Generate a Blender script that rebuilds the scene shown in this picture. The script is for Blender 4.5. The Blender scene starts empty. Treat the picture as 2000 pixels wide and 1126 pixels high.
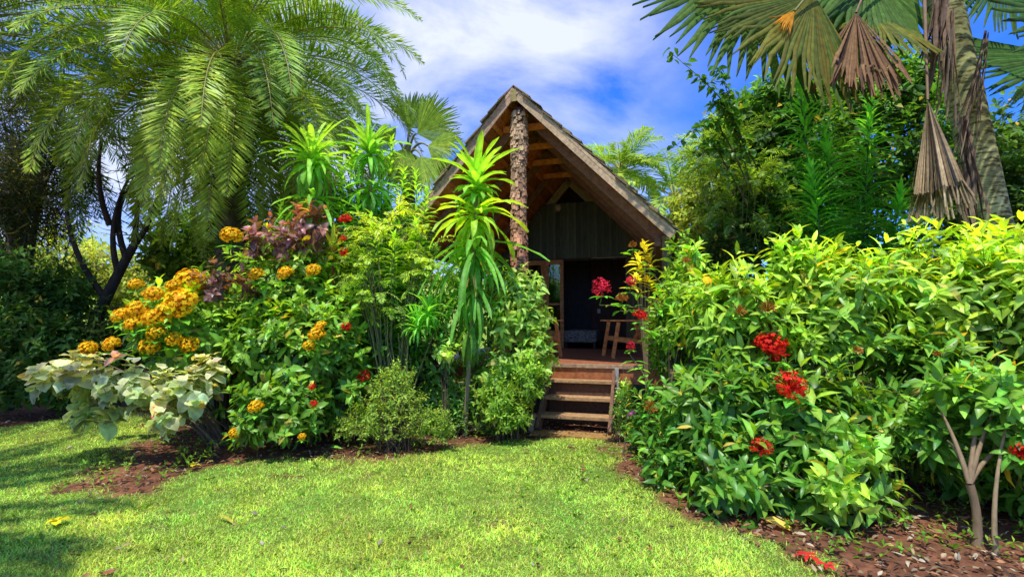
import bpy, math
import numpy as np
PI = math.pi
scene = bpy.context.scene
col = scene.collection
R = np.random.default_rng
H = 1.6
PITCH = math.atan(.057)
SN, CS = math.sin(PITCH), math.cos(PITCH)

# ------------------------------------------------------------------ measuring helpers
def ray(px, py):
    b = (563 - py) / 1000
    return np.array([(px - 1000) / 1000, CS - b * SN, SN + b * CS])
def A(px, py, Y):
    d = ray(px, py)
    return d * (Y / d[1]) + np.array([0, 0, H])
def G(px, py):
    d = ray(px, py)
    return d * (-H / d[2]) + np.array([0, 0, H])
def ELL(x0, x1, y0, y1, Y, dep):
    c = A((x0 + x1) / 2, (y0 + y1) / 2, Y)
    return (c, np.array([(x1 - x0) / 2000 * Y, dep, (y1 - y0) / 2000 * Y]))
def nrm(v):
    v = np.asarray(v, float)
    return v / np.maximum(np.linalg.norm(v, axis=-1, keepdims=True), 1e-9)
UP = np.array([0, 0, 1.])

# ------------------------------------------------------------------ mesh collector
class Geo:
    def __init__(s): s.v = []; s.f = []; s.c = []; s.n = 0
    def add(s, v, f, c):
        v = np.asarray(v, float).reshape(-1, 3); f = np.asarray(f, int)
        c = np.asarray(c, float)
        if c.ndim == 1: c = np.tile(c, (len(v), 1))
        s.v.append(v); s.f.append(f + s.n); s.c.append(c); s.n += len(v)
    def mesh(s, name, mat, smooth=True):
        me = bpy.data.meshes.new(name)
        V = np.concatenate(s.v).astype(np.float32); C = np.concatenate(s.c)
        tot = np.concatenate([np.full(len(f), f.shape[1]) for f in s.f])
        lp = np.concatenate([f.ravel() for f in s.f])
        me.vertices.add(len(V)); me.vertices.foreach_set('co', V.ravel())
        me.loops.add(len(lp)); me.loops.foreach_set('vertex_index', lp.astype(np.int32))
        me.polygons.add(len(tot))
        st = np.concatenate([[0], np.cumsum(tot)[:-1]])
        me.polygons.foreach_set('loop_start', st.astype(np.int32))
        try: me.polygons.foreach_set('loop_total', tot.astype(np.int32))
        except Exception: pass
        me.polygons.foreach_set('use_smooth', np.full(len(tot), smooth))
        me.update(calc_edges=True)
        at = me.color_attributes.new('Col', 'FLOAT_COLOR', 'POINT')
        rgba = np.ones((len(V), 4), np.float32); rgba[:, :3] = np.clip(C, 0, 1)
        at.data.foreach_set('color', rgba.ravel())
        me.materials.append(mat)
        return me
    def obj(s, name, mat, parent=None, smooth=True):
        o = bpy.data.objects.new(name, s.mesh(name, mat, smooth)); col.objects.link(o)
        if parent is not None: o.parent = parent
        return o
def tag(o, label=None, cat=None, group=None, kind=None):
    if label: o['label'] = label
    if cat: o['category'] = cat
    if group: o['group'] = group
    if kind: o['kind'] = kind
    return o
def empty(name, label, cat, loc=(0, 0, 0), rz=0, group=None):
    o = bpy.data.objects.new(name, None); col.objects.link(o)
    o.location = tuple(float(a) for a in loc); o.rotation_euler = (0, 0, rz); o.empty_display_size = .2
    return tag(o, label, cat, group)
class Plant:
    """an Empty at the base; parts are meshed in world coordinates relative to it"""
    def __init__(s, name, label, cat, base, group=None):
        s.b = np.array([float(base[0]), float(base[1]), 0.]); s.e = empty(name, label, cat, s.b, 0, group)
    def part(s, geo, name, mat, smooth=True, label=None):
        geo.v = [v - s.b for v in geo.v]
        o = geo.obj(name, mat, s.e, smooth)
        if label: o['label'] = label
        return o

# ------------------------------------------------------------------ materials
def new_mat(name):
    m = bpy.data.materials.new(name); m.use_nodes = True
    nt = m.node_tree; nt.nodes.clear()
    return m, nt, nt.nodes.new('ShaderNodeOutputMaterial')
def leaf_mat(name, trans=.35, rough=.38, spec=.5, tcol=(1.15, 1.1, .45), noise=14, gain=1.):
    m, nt, out = new_mat(name); N = nt.nodes; L = nt.links
    at = N.new('ShaderNodeAttribute'); at.attribute_name = 'Col'
    tc = N.new('ShaderNodeTexCoord')
    nz = N.new('ShaderNodeTexNoise'); nz.inputs['Scale'].default_value = noise; nz.inputs['Detail'].default_value = 3
    L.new(tc.outputs['Object'], nz.inputs['Vector'])
    mr = N.new('ShaderNodeMapRange'); mr.inputs[1].default_value = .3; mr.inputs[2].default_value = .7
    mr.inputs[3].default_value = .72 * gain; mr.inputs[4].default_value = 1.25 * gain
    L.new(nz.outputs['Fac'], mr.inputs[0])
    mx = N.new('ShaderNodeVectorMath'); mx.operation = 'SCALE'
    L.new(at.outputs['Color'], mx.inputs[0]); L.new(mr.outputs[0], mx.inputs['Scale'])
    pb = N.new('ShaderNodeBsdfPrincipled'); pb.inputs['Roughness'].default_value = rough
    pb.inputs['Specular IOR Level'].default_value = spec
    L.new(mx.outputs[0], pb.inputs['Base Color'])
    tm = N.new('ShaderNodeVectorMath'); tm.operation = 'MULTIPLY'; tm.inputs[1].default_value = tcol
    L.new(mx.outputs[0], tm.inputs[0])
    tr = N.new('ShaderNodeBsdfTranslucent'); L.new(tm.outputs[0], tr.inputs['Color'])
    ms = N.new('ShaderNodeMixShader'); ms.inputs[0].default_value = trans
    L.new(pb.outputs[0], ms.inputs[1]); L.new(tr.outputs[0], ms.inputs[2]); L.new(ms.outputs[0], out.inputs['Surface'])
    return m
def solid_mat(name, rough=.8, spec=.3, noise=8., lo=.6, hi=1.3, bump=.3, stretch=(1, 1, 1), bdist=.01):
    """base colour from the Col attribute, broken up by noise, with bump"""
    m, nt, out = new_mat(name); N = nt.nodes; L = nt.links
    at = N.new('ShaderNodeAttribute'); at.attribute_name = 'Col'
    tc = N.new('ShaderNodeTexCoord'); mp = N.new('ShaderNodeMapping'); mp.inputs['Scale'].default_value = stretch
    L.new(tc.outputs['Object'], mp.inputs[0])
    nz = N.new('ShaderNodeTexNoise'); nz.inputs['Scale'].default_value = noise; nz.inputs['Detail'].default_value = 8
    nz.inputs['Roughness'].default_value = .65
    L.new(mp.outputs[0], nz.inputs['Vector'])
    mr = N.new('ShaderNodeMapRange'); mr.inputs[1].default_value = .3; mr.inputs[2].default_value = .7
    mr.inputs[3].default_value = lo; mr.inputs[4].default_value = hi
    L.new(nz.outputs['Fac'], mr.inputs[0])
    mx = N.new('ShaderNodeVectorMath'); mx.operation = 'SCALE'
    L.new(at.outputs['Color'], mx.inputs[0]); L.new(mr.outputs[0], mx.inputs['Scale'])
    pb = N.new('ShaderNodeBsdfPrincipled'); pb.inputs['Roughness'].default_value = rough
    pb.inputs['Specular IOR Level'].default_value = spec
    L.new(mx.outputs[0], pb.inputs['Base Color'])
    bp = N.new('ShaderNodeBump'); bp.inputs['Strength'].default_value = bump; bp.inputs['Distance'].default_value = bdist
    L.new(nz.outputs['Fac'], bp.inputs['Height']); L.new(bp.outputs[0], pb.inputs['Normal'])
    L.new(pb.outputs[0], out.inputs['Surface'])
    return m
LEAF = leaf_mat('leaf_waxy', .38, .36, .38, (1.6, 1.25, .3), gain=2.1)
LEAFB = leaf_mat('leaf_thin', .5, .45, .3, (1.3, 1.15, .4), gain=1.85)
FROND = leaf_mat('frond_leaf', .36, .42, .35, (1.3, 1.2, .4), gain=1.6)
FANL = leaf_mat('fan_leaf', .42, .6, .15, (1.4, 1.2, .35), gain=1.25)
FAR = leaf_mat('far_leaf', .42, .55, .25, (1.3, 1.2, .4), noise=2, gain=1.5)
PETAL = leaf_mat('petal', .35, .6, .15, (1.1, 1., .8), 30, 1.15)
DRY = leaf_mat('dry_leaf', .25, .7, .2, (1.1, 1, .8), 20)
GRASS = leaf_mat('grass_blade', .42, .55, .2, (1.2, 1.1, .5), 1.2, 2.05)
BARK = solid_mat('bark', .9, .2, 9, .5, 1.4, .6, (1, 1, .35), .02)
STEM = solid_mat('stem_bark', .8, .3, 30, .7, 1.3, .3, (1, 1, .3), .004)
WOOD = solid_mat('weathered_wood', .8, .25, 5, .55, 1.35, .35, (4, 4, 4), .006)
PAINTW = solid_mat('dark_stained_board', .65, .35, 6, .6, 1.3, .3, (6, 6, .8), .004)
REDW = solid_mat('red_timber', .5, .4, 5, .55, 1.35, .25, (3, 3, 3), .004)
SOIL = solid_mat('lawn_and_soil', .95, .1, 16, .55, 1.4, .8, (1, 1, 1), .03)
CLOTH = solid_mat('patterned_cloth', .9, .1, 26, .05, 2.6, .1)
PLAIN = solid_mat('plain_paint', .5, .4, 4, .9, 1.1, .05)
def glass_mat():
    m, nt, out = new_mat('dark_window_glass'); N = nt.nodes; L = nt.links
    g = N.new('ShaderNodeBsdfGlossy'); g.inputs['Roughness'].default_value = .02; g.inputs['Color'].default_value = (.8, .85, .85, 1)
    t = N.new('ShaderNodeBsdfTransparent'); t.inputs['Color'].default_value = (.5, .55, .5, 1)
    nz = N.new('ShaderNodeTexNoise'); nz.inputs['Scale'].default_value = 2.5
    bp = N.new('ShaderNodeBump'); bp.inputs['Strength'].default_value = .05; L.new(nz.outputs['Fac'], bp.inputs['Height'])
    L.new(bp.outputs[0], g.inputs['Normal'])
    ms = N.new('ShaderNodeMixShader'); ms.inputs[0].default_value = .14
    L.new(t.outputs[0], ms.inputs[1]); L.new(g.outputs[0], ms.inputs[2]); L.new(ms.outputs[0], out.inputs['Surface'])
    return m
GLASS = glass_mat()

# ------------------------------------------------------------------ shape helpers
def grid_faces(m, n, count=1, per=None):
    """quads of an m x n vertex grid, repeated count times"""
    i, j = np.meshgrid(np.arange(m - 1), np.arange(n - 1), indexing='ij')
    a = (i * n + j).ravel()
    q = np.stack([a, a + 1, a + n + 1, a + n], 1)
    per = per or m * n
    return (q[None] + (np.arange(count) * per)[:, None, None]).reshape(-1, 4)
PROF = {
    'oval': lambda t: np.sin(PI * np.clip(t, 0, 1) ** .8) * .97 + .03,
    'lance': lambda t: np.sin(PI * t ** .62) * .97 + .03,
    'strap': lambda t: np.minimum(1, .35 + 3.2 * t) * np.sqrt(np.maximum(0, 1 - t ** 3.2)) + .01,
    'blade': lambda t: (1 - t) ** .6 + .02,
    'heart': lambda t: np.sqrt(np.sin(PI * np.clip(t * .93 + .07, 0, 1) ** .6)) * .97 + .03,
    'round': lambda t: np.sqrt(np.maximum(.0, 1 - (2 * t - 1) ** 2)) + .03,
}
def leaves(g, P, D, N, L, W, C, seg=3, prof='oval', droop=.25, fold=.18, rib=.25, mid=True, wave=0., rg=None, tipc=None):
    P = np.atleast_2d(P); k = len(P)
    if k == 0: return
    D = nrm(D); S = nrm(np.cross(D, N)); N = nrm(np.cross(S, D))
    L = np.broadcast_to(L, (k,)).astype(float); W = np.broadcast_to(W, (k,)).astype(float)
    droop = np.broadcast_to(droop, (k,)).astype(float)
    C = np.broadcast_to(C, (k, 3)).astype(float)
    ts = np.linspace(0, 1, seg + 1); pr = PROF[prof](ts)
    cols = 3 if mid else 2
    V = np.zeros((k, seg + 1, cols, 3)); CC = np.zeros((k, seg + 1, cols, 3))
    ph = rg.uniform(0, 6.28, k) if rg is not None else np.zeros(k)
    for i, t in enumerate(ts):
        # arc bending towards -N, length kept roughly constant
        a = droop * 1.6 * t
        ctr = P + D * (L * t * np.cos(a * .55))[:, None] - N * (L * t * np.sin(a * .55))[:, None]
        n2 = N * np.cos(a)[:, None] + D * np.sin(a)[:, None]
        w = W * .5 * pr[i]
        wv = wave * W * np.sin(ph + t * 9) if wave else 0
        fo = fold * w * 2
        if mid:
            V[:, i, 0] = ctr - S * w[:, None] + n2 * (fo + wv)[:, None]
            V[:, i, 1] = ctr
            V[:, i, 2] = ctr + S * w[:, None] + n2 * (fo - wv)[:, None]
            CC[:, i, 0] = C * .92; CC[:, i, 1] = C * (1 + rib); CC[:, i, 2] = C * .92
        else:
            V[:, i, 0] = ctr - S * w[:, None] + n2 * (wv * np.ones(k))[:, None]
            V[:, i, 1] = ctr + S * w[:, None] - n2 * (wv * np.ones(k))[:, None]
            CC[:, i, 0] = C; CC[:, i, 1] = C
        if tipc is not None:
            CC[:, i] = CC[:, i] * (1 - t ** 2) + np.asarray(tipc) * t ** 2
    g.add(V, grid_faces(seg + 1, cols, k), CC.reshape(-1, 3))
def tube(g, pts, rad, c, n=6, c2=None):
    pts = np.asarray(pts, float); m = len(pts); rad = np.broadcast_to(rad, (m,))
    T = nrm(np.gradient(pts, axis=0)); ref = np.array([1, 0, 0.]) if abs(T[0][0]) < .8 else np.array([0, 1., 0])
    a = nrm(np.cross(T, ref)); b = np.cross(T, a)
    th = np.linspace(0, 2 * PI, n + 1)[:-1]
    V = pts[:, None] + (a[:, None] * np.cos(th)[None, :, None] + b[:, None] * np.sin(th)[None, :, None]) * rad[:, None, None]
    F = []
    i, j = np.meshgrid(np.arange(m - 1), np.arange(n), indexing='ij')
    F = np.stack([i * n + j, i * n + (j + 1) % n, (i + 1) * n + (j + 1) % n, (i + 1) * n + j], -1).reshape(-1, 4)
    C = np.asarray(c, float)
    if c2 is not None:
        t = np.linspace(0, 1, m)[:, None, None]; C = (C * (1 - t) + np.asarray(c2) * t) * np.ones((m, n, 3)); C = C.reshape(-1, 3)
    g.add(V, F, C)
def bez(p0, p1, p2, n=7):
    t = np.linspace(0, 1, n)[:, None]
    return (1 - t) ** 2 * np.asarray(p0) + 2 * t * (1 - t) * np.asarray(p1) + t * t * np.asarray(p2)
BF = np.array([[0, 1, 3, 2], [4, 6, 7, 5], [0, 4, 5, 1], [2, 3, 7, 6], [0, 2, 6, 4], [1, 5, 7, 3]])
def box(g, lo, hi, c, M=None, jit=0, rg=None):
    lo = np.array(lo, float); hi = np.array(hi, float)
    v = np.array([[(lo, hi)[i][0], (lo, hi)[j][1], (lo, hi)[k][2]] for i in (0, 1) for j in (0, 1) for k in (0, 1)])
    if jit: v += rg.uniform(-jit, jit, v.shape)
    if M is not None: v = M(v)
    g.add(v, BF, c)
def beam(g, p0, p1, w, h, c, roll_ref=(0, 0, 1), jit=0, rg=None):
    """box beam from p0 to p1, w across, h along the reference direction"""
    p0 = np.array(p0, float); p1 = np.array(p1, float); d = nrm(p1 - p0)
    s = nrm(np.cross(d, np.array(roll_ref, float))); u = np.cross(s, d)
    v = []
    for p in (p0, p1):
        for a in (-1, 1):
            for b in (-1, 1): v.append(p + s * a * w / 2 + u * b * h / 2)
    v = np.array(v)
    if jit: v += rg.uniform(-jit, jit, v.shape)
    g.add(v, BF, c)
def hsvish(c, rg, k, dv=.25, dh=.12):
    """random variants of one colour"""
    c = np.asarray(c, float); v = rg.uniform(1 - dv, 1 + dv, (k, 1)); h = rg.uniform(-dh, dh, (k, 1))
    return np.clip(c * v * np.concatenate([1 + 2.2 * h, 1 + h * .4, 1 - h], 1), 0, 1)

# ------------------------------------------------------------------ bushes
def shell(ells, n, rg, zmin=.04, shells=(1., .8, .58), wts=(.62, .26, .12), lowcut=-.75):
    ar = np.array([(r[0] * r[2] + r[0] * r[1] + r[1] * r[2]) for _, r in ells]); ar = ar / ar.sum()
    out = []; od = []
    need = n
    while need > 0:
        k = need * 2 + 20
        e = rg.choice(len(ells), k, p=ar)
        d = nrm(rg.normal(size=(k, 3)))
        lump = np.sin(d[:, 0] * 5.3 + e * 2.1) * np.sin(d[:, 2] * 6.1 + e) * .09 + np.sin(d[:, 1] * 7 + d[:, 2] * 9 + e * 3) * .07
        f = rg.choice(shells, k, p=wts) * (rg.uniform(.84, 1.10, k) + lump * 1.25 + np.where(rg.random(k) < .13, rg.uniform(.04, .2, k), 0))
        c = np.array([ells[i][0] for i in e]); r = np.array([ells[i][1] for i in e])
        p = c + d * r * f[:, None]
        ok = (p[:, 2] > zmin) & (d[:, 2] > lowcut)
        for i, (cc, rr) in enumerate(ells):
            ins = (((p - cc) / rr) ** 2).sum(1) < .45
            ok &= ~(ins & (e != i) & (f > .75))
        nn = nrm(d / r)
        out.append(p[ok]); od.append(nn[ok]); need -= int(ok.sum())
    return np.concatenate(out)[:n], np.concatenate(od)[:n]
def twigs(g, T, dv, rg, pairs=4, space=.05, L=.14, W=.055, cnew_lit=(.3, .45, .03), cold=(.05, .18, .02), new_lit=None,
          seg=3, prof='oval', droop=.3, ang=(1.25, .55), fold=.16, opp=2, rib=.3, shrink=.45, dh=.1, wave=0):
    """leafy twig ends: opp leaves at each node, successive nodes turned by 90 degrees"""
    k = len(T); dv = nrm(dv)
    ref = nrm(np.cross(dv, rg.normal(size=(k, 3)))); ref2 = np.cross(dv, ref)
    if new_lit is None: new_lit = rg.uniform(0, .5, k)
    cn = np.asarray(cnew_lit); co = np.asarray(cold, float); co = co * np.array([1.75, 1.0, .8]) if co[1] > 1.5 * co[0] else co
    for j in range(pairs):
        f = j / max(1, pairs - 1)                      # 0 at the tip
        base = T - dv * (j * space) + rg.normal(size=(k, 3)) * .006
        an = ang[1] * (1 - f) + ang[0] * f
        sz = (1 - shrink * (1 - f)) * rg.uniform(.62, 1.22, k)
        for o in range(opp):
            th = j * (PI / 2 if opp == 2 else 2.4) + o * 2 * PI / opp + rg.normal(0, .25, k)
            rad = ref * np.cos(th)[:, None] + ref2 * np.sin(th)[:, None]
            a = (an + rg.normal(0, .16, k))[:, None]
            D = dv * np.cos(a) + rad * np.sin(a)
            D[:, 2] -= .12 * f
            nf = np.clip(new_lit * (1.25 - .8 * f) + rg.normal(0, .08, k), 0, 1)[:, None]
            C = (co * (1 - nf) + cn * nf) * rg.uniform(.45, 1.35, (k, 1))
            od = rg.random(k) < .025; C[od] = np.array([.42, .33, .05]) * rg.uniform(.5, 1.2, (od.sum(), 1))
            C = C * np.concatenate([rg.uniform(.85, 1.2, (k, 1)), np.ones((k, 1)), rg.uniform(.7, 1.3, (k, 1))], 1)
            leaves(g, base, D, dv * .9 + UP * .35, L * sz, W * sz, C, seg, prof, droop + rg.uniform(-.15, .25, k), fold, rib, True, wave, rg)
def bush(name, label, cat, ells, base, n, seed, lp, stems=26, stemc=(.10, .075, .045), rad=.012, group=None, top_new_lit=1.1, updir=.45, mat=None, spread=.25, shells=None, lowcut=-.75, inside=None):
    rg = R(seed); pl = Plant(name, label, cat, base, group)
    kw = {} if shells is None else dict(shells=shells[0], wts=shells[1])
    T, O = shell(ells, n, rg, lowcut=lowcut, **kw)
    zt = max(c[2] + r[2] for c, r in ells); zb = min(c[2] - r[2] for c, r in ells)
    h = np.clip((T[:, 2] - max(zb, 0)) / (zt - max(zb, 0)), 0, 1)
    new_lit = np.clip(top_new_lit * h ** 2.6 * rg.uniform(.4, 1.15, n) + rg.uniform(-.05, .15, n), 0, 1)  # higher tips tinted brighter: new growth plus painted top light
    dv = nrm(O + UP * updir + rg.normal(0, spread, (n, 3)))
    g = Geo(); twigs(g, T, dv, rg, new_lit=new_lit, **lp)
    pl.part(g, 'foliage', mat or LEAF)
    g = Geo(); b0 = np.array([base[0], base[1], 0.])
    for i in rg.choice(n, min(stems, n), replace=False):
        s = b0 + np.array([rg.normal(0, .09), rg.normal(0, .09), -.03])
        m = s * .5 + T[i] * .5; m[:2] = s[:2] * .7 + T[i][:2] * .3; m[2] += .15
        tube(g, bez(s, m, T[i] - dv[i] * .02, 8), np.linspace(rad * 1.5, rad * .35, 8) * rg.uniform(.7, 1.3), np.array(stemc) * rg.uniform(.7, 1.3), 5)
    for i in range(n):                                   # twig under every leaf whorl
        if rg.random() < .5:
            q = T[i] - dv[i] * rg.uniform(.22, .4) - np.array([0, 0, .03])
            tube(g, bez(q, T[i] - dv[i] * .12, T[i], 3), [rad * .4, rad * .3, rad * .22], np.array(stemc) * 1.3, 3)
    pl.part(g, 'stem', STEM)
    pl.ells = ells; pl.rg = rg
    return pl
def hit(px, py, ells, f=1.0):
    d = ray(px, py); o = np.array([0, 0, H]); best = None
    for c, r in ells:
        r = r * f; a = ((d / r) ** 2).sum(); b = 2 * ((o - c) / r * d / r).sum(); q = (((o - c) / r) ** 2).sum() - 1
        D = b * b - 4 * a * q
        if D > 0:
            t = (-b - math.sqrt(D)) / (2 * a)
            if t > 0 and (best is None or t < best): best = t
    if best is None:
        c, r = min(ells, key=lambda e: abs(px - 1000 - 1000 * e[0][0] / e[0][1])); return A(px, py, c[1])
    return o + d * best
# ixora flower heads: domes of four-petalled florets on thin tubes; a few variants, shared
def flower_mesh(kind, seed):
    rg = R(seed); g = Geo()
    if kind == 'orange':
        n = 150; c = (1., .54, .012); rr = .083; zmin = -.3; pl = .0135; flat = .95
    elif kind == 'red':
        n = 95; c = (.85, .03, .015); rr = .095; zmin = -.35; pl = .0115; flat = .8
    elif kind == 'pinkred':
        n = 90; c = (.9, .04, .08); rr = .09; zmin = -.6; pl = .012; flat = 1.1
    else:
        n = 70; c = (.62, .27, .05); rr = .085; zmin = -.2; pl = .006; flat = .8
    d = nrm(rg.normal(size=(n * 3, 3))); d = d[d[:, 2] > zmin][:n]; n = len(d)
    P = d * rr * np.array([1, 1, flat]) * rg.uniform(.72 if kind != 'orange' else .86, 1.1, (n, 1))
    C = hsvish(c, rg, n, .3, .08)
    if kind == 'orange': C[:, 1] *= rg.uniform(.8, 1.3, n)
    for i in range(n):
        tube(g, bez((0, 0, -rr * .5), P[i] * .4 + np.array([0, 0, -.01]), P[i], 3), [.0016, .0018, .003 if pl > .01 else .005], C[i] * .8, 3)
    if pl > .01:
        ref = nrm(np.cross(d, rg.normal(size=(n, 3)))); r2 = np.cross(d, ref)
        for q in range(4):
            th = q * PI / 2
            D = (ref * math.cos(th) + r2 * math.sin(th)) + d * .25
            leaves(g, P, D, d, pl * rg.uniform(.8, 1.2, n), pl * .8, C * rg.uniform(.85, 1.2, (n, 1)), 2, 'round', .3, .05, .1, False)
    return g.mesh('flower_cluster', PETAL)
FLW = {k: [flower_mesh(k, 50 + i) for i in range(3)] for k in ('orange', 'red', 'pinkred', 'bud')}
def flowers(pl, spec, lw=.05):
    """spec: (px, py, radius px, kind, ells or depth)"""
    rg = R(len(spec) * 7 + 3)
    for i, (px, py, rp, kind) in enumerate(spec):
        p = hit(px, py, pl.ells, 1.06)
        o = bpy.data.objects.new('flower_cluster', FLW[kind][i % 3]); col.objects.link(o); o.parent = pl.e
        q = p - pl.b; o.location = q
        s = rp / 1000 * p[1] / .078
        o.scale = (s * rg.uniform(.9, 1.12), s * rg.uniform(.9, 1.12), s * rg.uniform(.85, 1.1))
        o.rotation_euler = (rg.uniform(.3, 1.0), rg.uniform(-.35, .35), rg.uniform(-.6, .6))
        if kind in ('bud',): o['label'] = 'orange brown cluster of unopened buds'
        g = Geo(); b = p - np.array([0, -.16, .2]) * (s * .8)
        tube(g, bez(b, p - np.array([0, .0, .12]) * s, p - np.array([0, 0, .04]) * s, 5), .005, (.08, .16, .03), 4)
        c, rr = min(pl.ells, key=lambda e: np.linalg.norm((p - e[0]) / e[1])); far = np.linalg.norm((p - c) / rr)
        e0 = p + (c - p) * min(.85, .35 + .3 * far) - np.array([0, 0, .1]); br = bez(e0, (e0 + b) / 2 + np.array([0, 0, .06]), b, 8); tube(g, br, np.linspace(.008, .005, 8), (.13, .12, .05), 4)
        if far > 1.15:
            q_ = br[rg.integers(1, 8, 14)]; th = rg.uniform(0, 6.28, 14)
            leaves(g, q_, np.stack([np.cos(th), np.sin(th), rg.uniform(-.2, .6, 14)], 1), np.tile(UP, (14, 1)), rg.uniform(.1, .19, 14), .065, hsvish((.12, .3, .03), rg, 14, .4), 4, 'oval', .3, .15)
        k = 4; th = np.arange(k) * PI / 2 + rg.uniform(0, 1); D = np.stack([np.cos(th), np.sin(th), np.full(k, .12)], 1)
        leaves(g, np.tile(p - np.array([0, 0, .09 * s]), (k, 1)), D, np.tile(UP, (k, 1)), .14 * s * .9, .055 * s, hsvish((.09, .3, .03), rg, k), 4, 'oval', .3, .15)
        pl.part(g, 'flower_stalk', LEAF)

# ------------------------------------------------------------------ palms
def frond(g, gs, p0, d0, L, rg, nl=70, ll=.34, lw=.022, sag=1.0, c=(.07, .2, .03), vee=.5, stemc=(.2, .2, .06), start=.14, rad=.018, seg=2, side0=None, clump=0.):
    d0 = nrm(d0); hz = nrm(np.array([d0[0], d0[1], 0]) + 1e-6)
    m = 16; pts = [np.array(p0, float)]; e0 = math.asin(np.clip(d0[2], -1, 1))
    for i in range(m):
        t = (i + .5) / m
        e = e0 - sag * (t ** 1.35) * (1.2 + max(0, e0) * .55)
        e = max(e, -1.45)
        pts.append(pts[-1] + (hz * math.cos(e) + UP * math.sin(e)) * (L / m))
    pts = np.array(pts)
    # slight sideways sweep
    sd = np.cross(hz, UP); sw = rg.normal(0, .05) * L
    pts += sd * (np.linspace(0, 1, m + 1)[:, None] ** 2) * sw
    tube(gs, pts, np.linspace(rad, .004, m + 1), stemc, 5)
    T = nrm(np.gradient(pts, axis=0))
    u = np.repeat(np.linspace(start, .99, nl), 2) ; u = np.clip(u + rg.normal(0, .004 + clump, len(u)), start * .9, .995)
    sg = np.tile([-1, 1], nl)
    x = u * m; i0 = np.clip(x.astype(int), 0, m - 1); fr = (x - i0)[:, None]
    P = pts[i0] * (1 - fr) + pts[i0 + 1] * fr; TT = nrm(T[i0] * (1 - fr) + T[i0 + 1] * fr)
    S = nrm(np.cross(TT, UP) + 1e-6); Nn = np.cross(S, TT)
    k = len(u); s = sg[:, None]
    fwd = (.45 + .75 * u + rg.normal(0, .08, k))[:, None]
    up = (vee * (1.1 - u) + rg.normal(0, .27, k))[:, None]
    D = nrm(S * s + TT * fwd + Nn * up)
    prof = np.sin(PI * np.clip((u - start) / (1 - start) * .86 + .14, 0, 1)) ** .55
    leaves(g, P, D, Nn + S * (-s) * .3, ll * prof * rg.uniform(.85, 1.12, k), lw * rg.uniform(.8, 1.2, k), hsvish(c, rg, k, .28, .1), seg, 'lance', rg.uniform(0., .35, k), .3, 0, False, 0)
def fan_leaf(g, hub, d, nface, Rr, rg, c, span=1.9, nseg=38, split=.55, droop=.35, c2=None, messy=.05, crumple=0., wm=1.):
    """pleated fan leaf: segments joined to `split` of their length, then free, drooping tips"""
    d = nrm(d); n = nrm(nface - np.dot(nface, d) * d); s = np.cross(d, n)
    th = np.linspace(-span, span, nseg)
    c = np.asarray(c, float); c2 = c if c2 is None else np.asarray(c2)
    da = (th[1] - th[0]) / 2
    rows = [0.02, .3, split, .8, 1.]
    V = []; C = []
    for i, t in enumerate(th):
        Lr = Rr * (.8 + .2 * math.cos(t * .8)) * rg.uniform(.94, 1.06)
        tt = t + rg.normal(0, messy) * .3; cr = rg.normal(0, crumple)
        cc = (c + (c2 - c) * rg.random()) * rg.uniform(.7, 1.25)
        dr0 = droop * rg.uniform(.6, 1.5)
        for r in rows:
            w = da * (1 - ((r - split) / (1 - split)) ** 2.2) * 1.0 * (split / r) ** .5 + .002
            if r <= split: w = da * 1.02
            k = messy * max(0, r - split) * rg.normal() * .6
            for q, (off, lift) in enumerate(((-w, 0), (0, 1), (w, 0))):
                off = off * wm
                a = tt * (1 if r > split else 1) + off + k if r > split else t + off
                rad = Lr * r if r > split else Rr * r * (.8 + .2 * math.cos(t * .8))
                p = hub + (d * math.cos(a) + s * math.sin(a)) * rad
                p = p + n * (lift * da * rad * .55 + cr * r * Rr + abs(math.sin(t)) * 0 + .12 * Rr * r * math.cos(2 * t))
                p = p - UP * (droop * .25 * Rr * r ** 2 + (dr0 * Rr * max(0, r - split) ** 1.5))
                V.append(p); C.append(cc * (1.15 if lift else .8))
    g.add(np.array(V), grid_faces(len(rows), 3, nseg), np.array(C))
def rosette(g, c, axis, n, L, W, rg, col0, e0=1.25, e1=-.5, droop=.8, col1=None, seg=7, wave=.12, prof='strap', tipc=None, rise=.12, Lvar=.2):
    """strap leaves spiralling out of a stem tip; e0..e1 elevation from the newest to the oldest"""
    axis = nrm(axis); a = nrm(np.cross(axis, [.3, 1, .1])); b = np.cross(axis, a)
    f = (np.arange(n) + .5) / n; th = np.arange(n) * 2.399 + rg.normal(0, .2, n)
    el = e0 + (e1 - e0) * f + rg.normal(0, .12, n)
    D = (a * np.cos(th)[:, None] + b * np.sin(th)[:, None]) * np.cos(el)[:, None] + axis * np.sin(el)[:, None]
    P = np.asarray(c) + axis * (rise * (1 - f))[:, None]
    N = axis * np.cos(el)[:, None] - (a * np.cos(th)[:, None] + b * np.sin(th)[:, None]) * np.sin(el)[:, None]
    col1 = col0 if col1 is None else col1
    C = (np.asarray(col0) * (1 - f[:, None]) + np.asarray(col1) * f[:, None]) * rg.uniform(.75, 1.25, (n, 1))
    LL = L * (.6 + .4 * np.sin(PI * np.clip(f * 1.2 + .12, 0, 1))) * rg.uniform(1 - Lvar, 1 + Lvar * .5, n)
    leaves(g, P, D, N, LL, W * rg.uniform(.8, 1.15, n), C, seg, prof, droop * (.35 + .9 * f), .22, .22, True, wave, rg, tipc)
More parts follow.
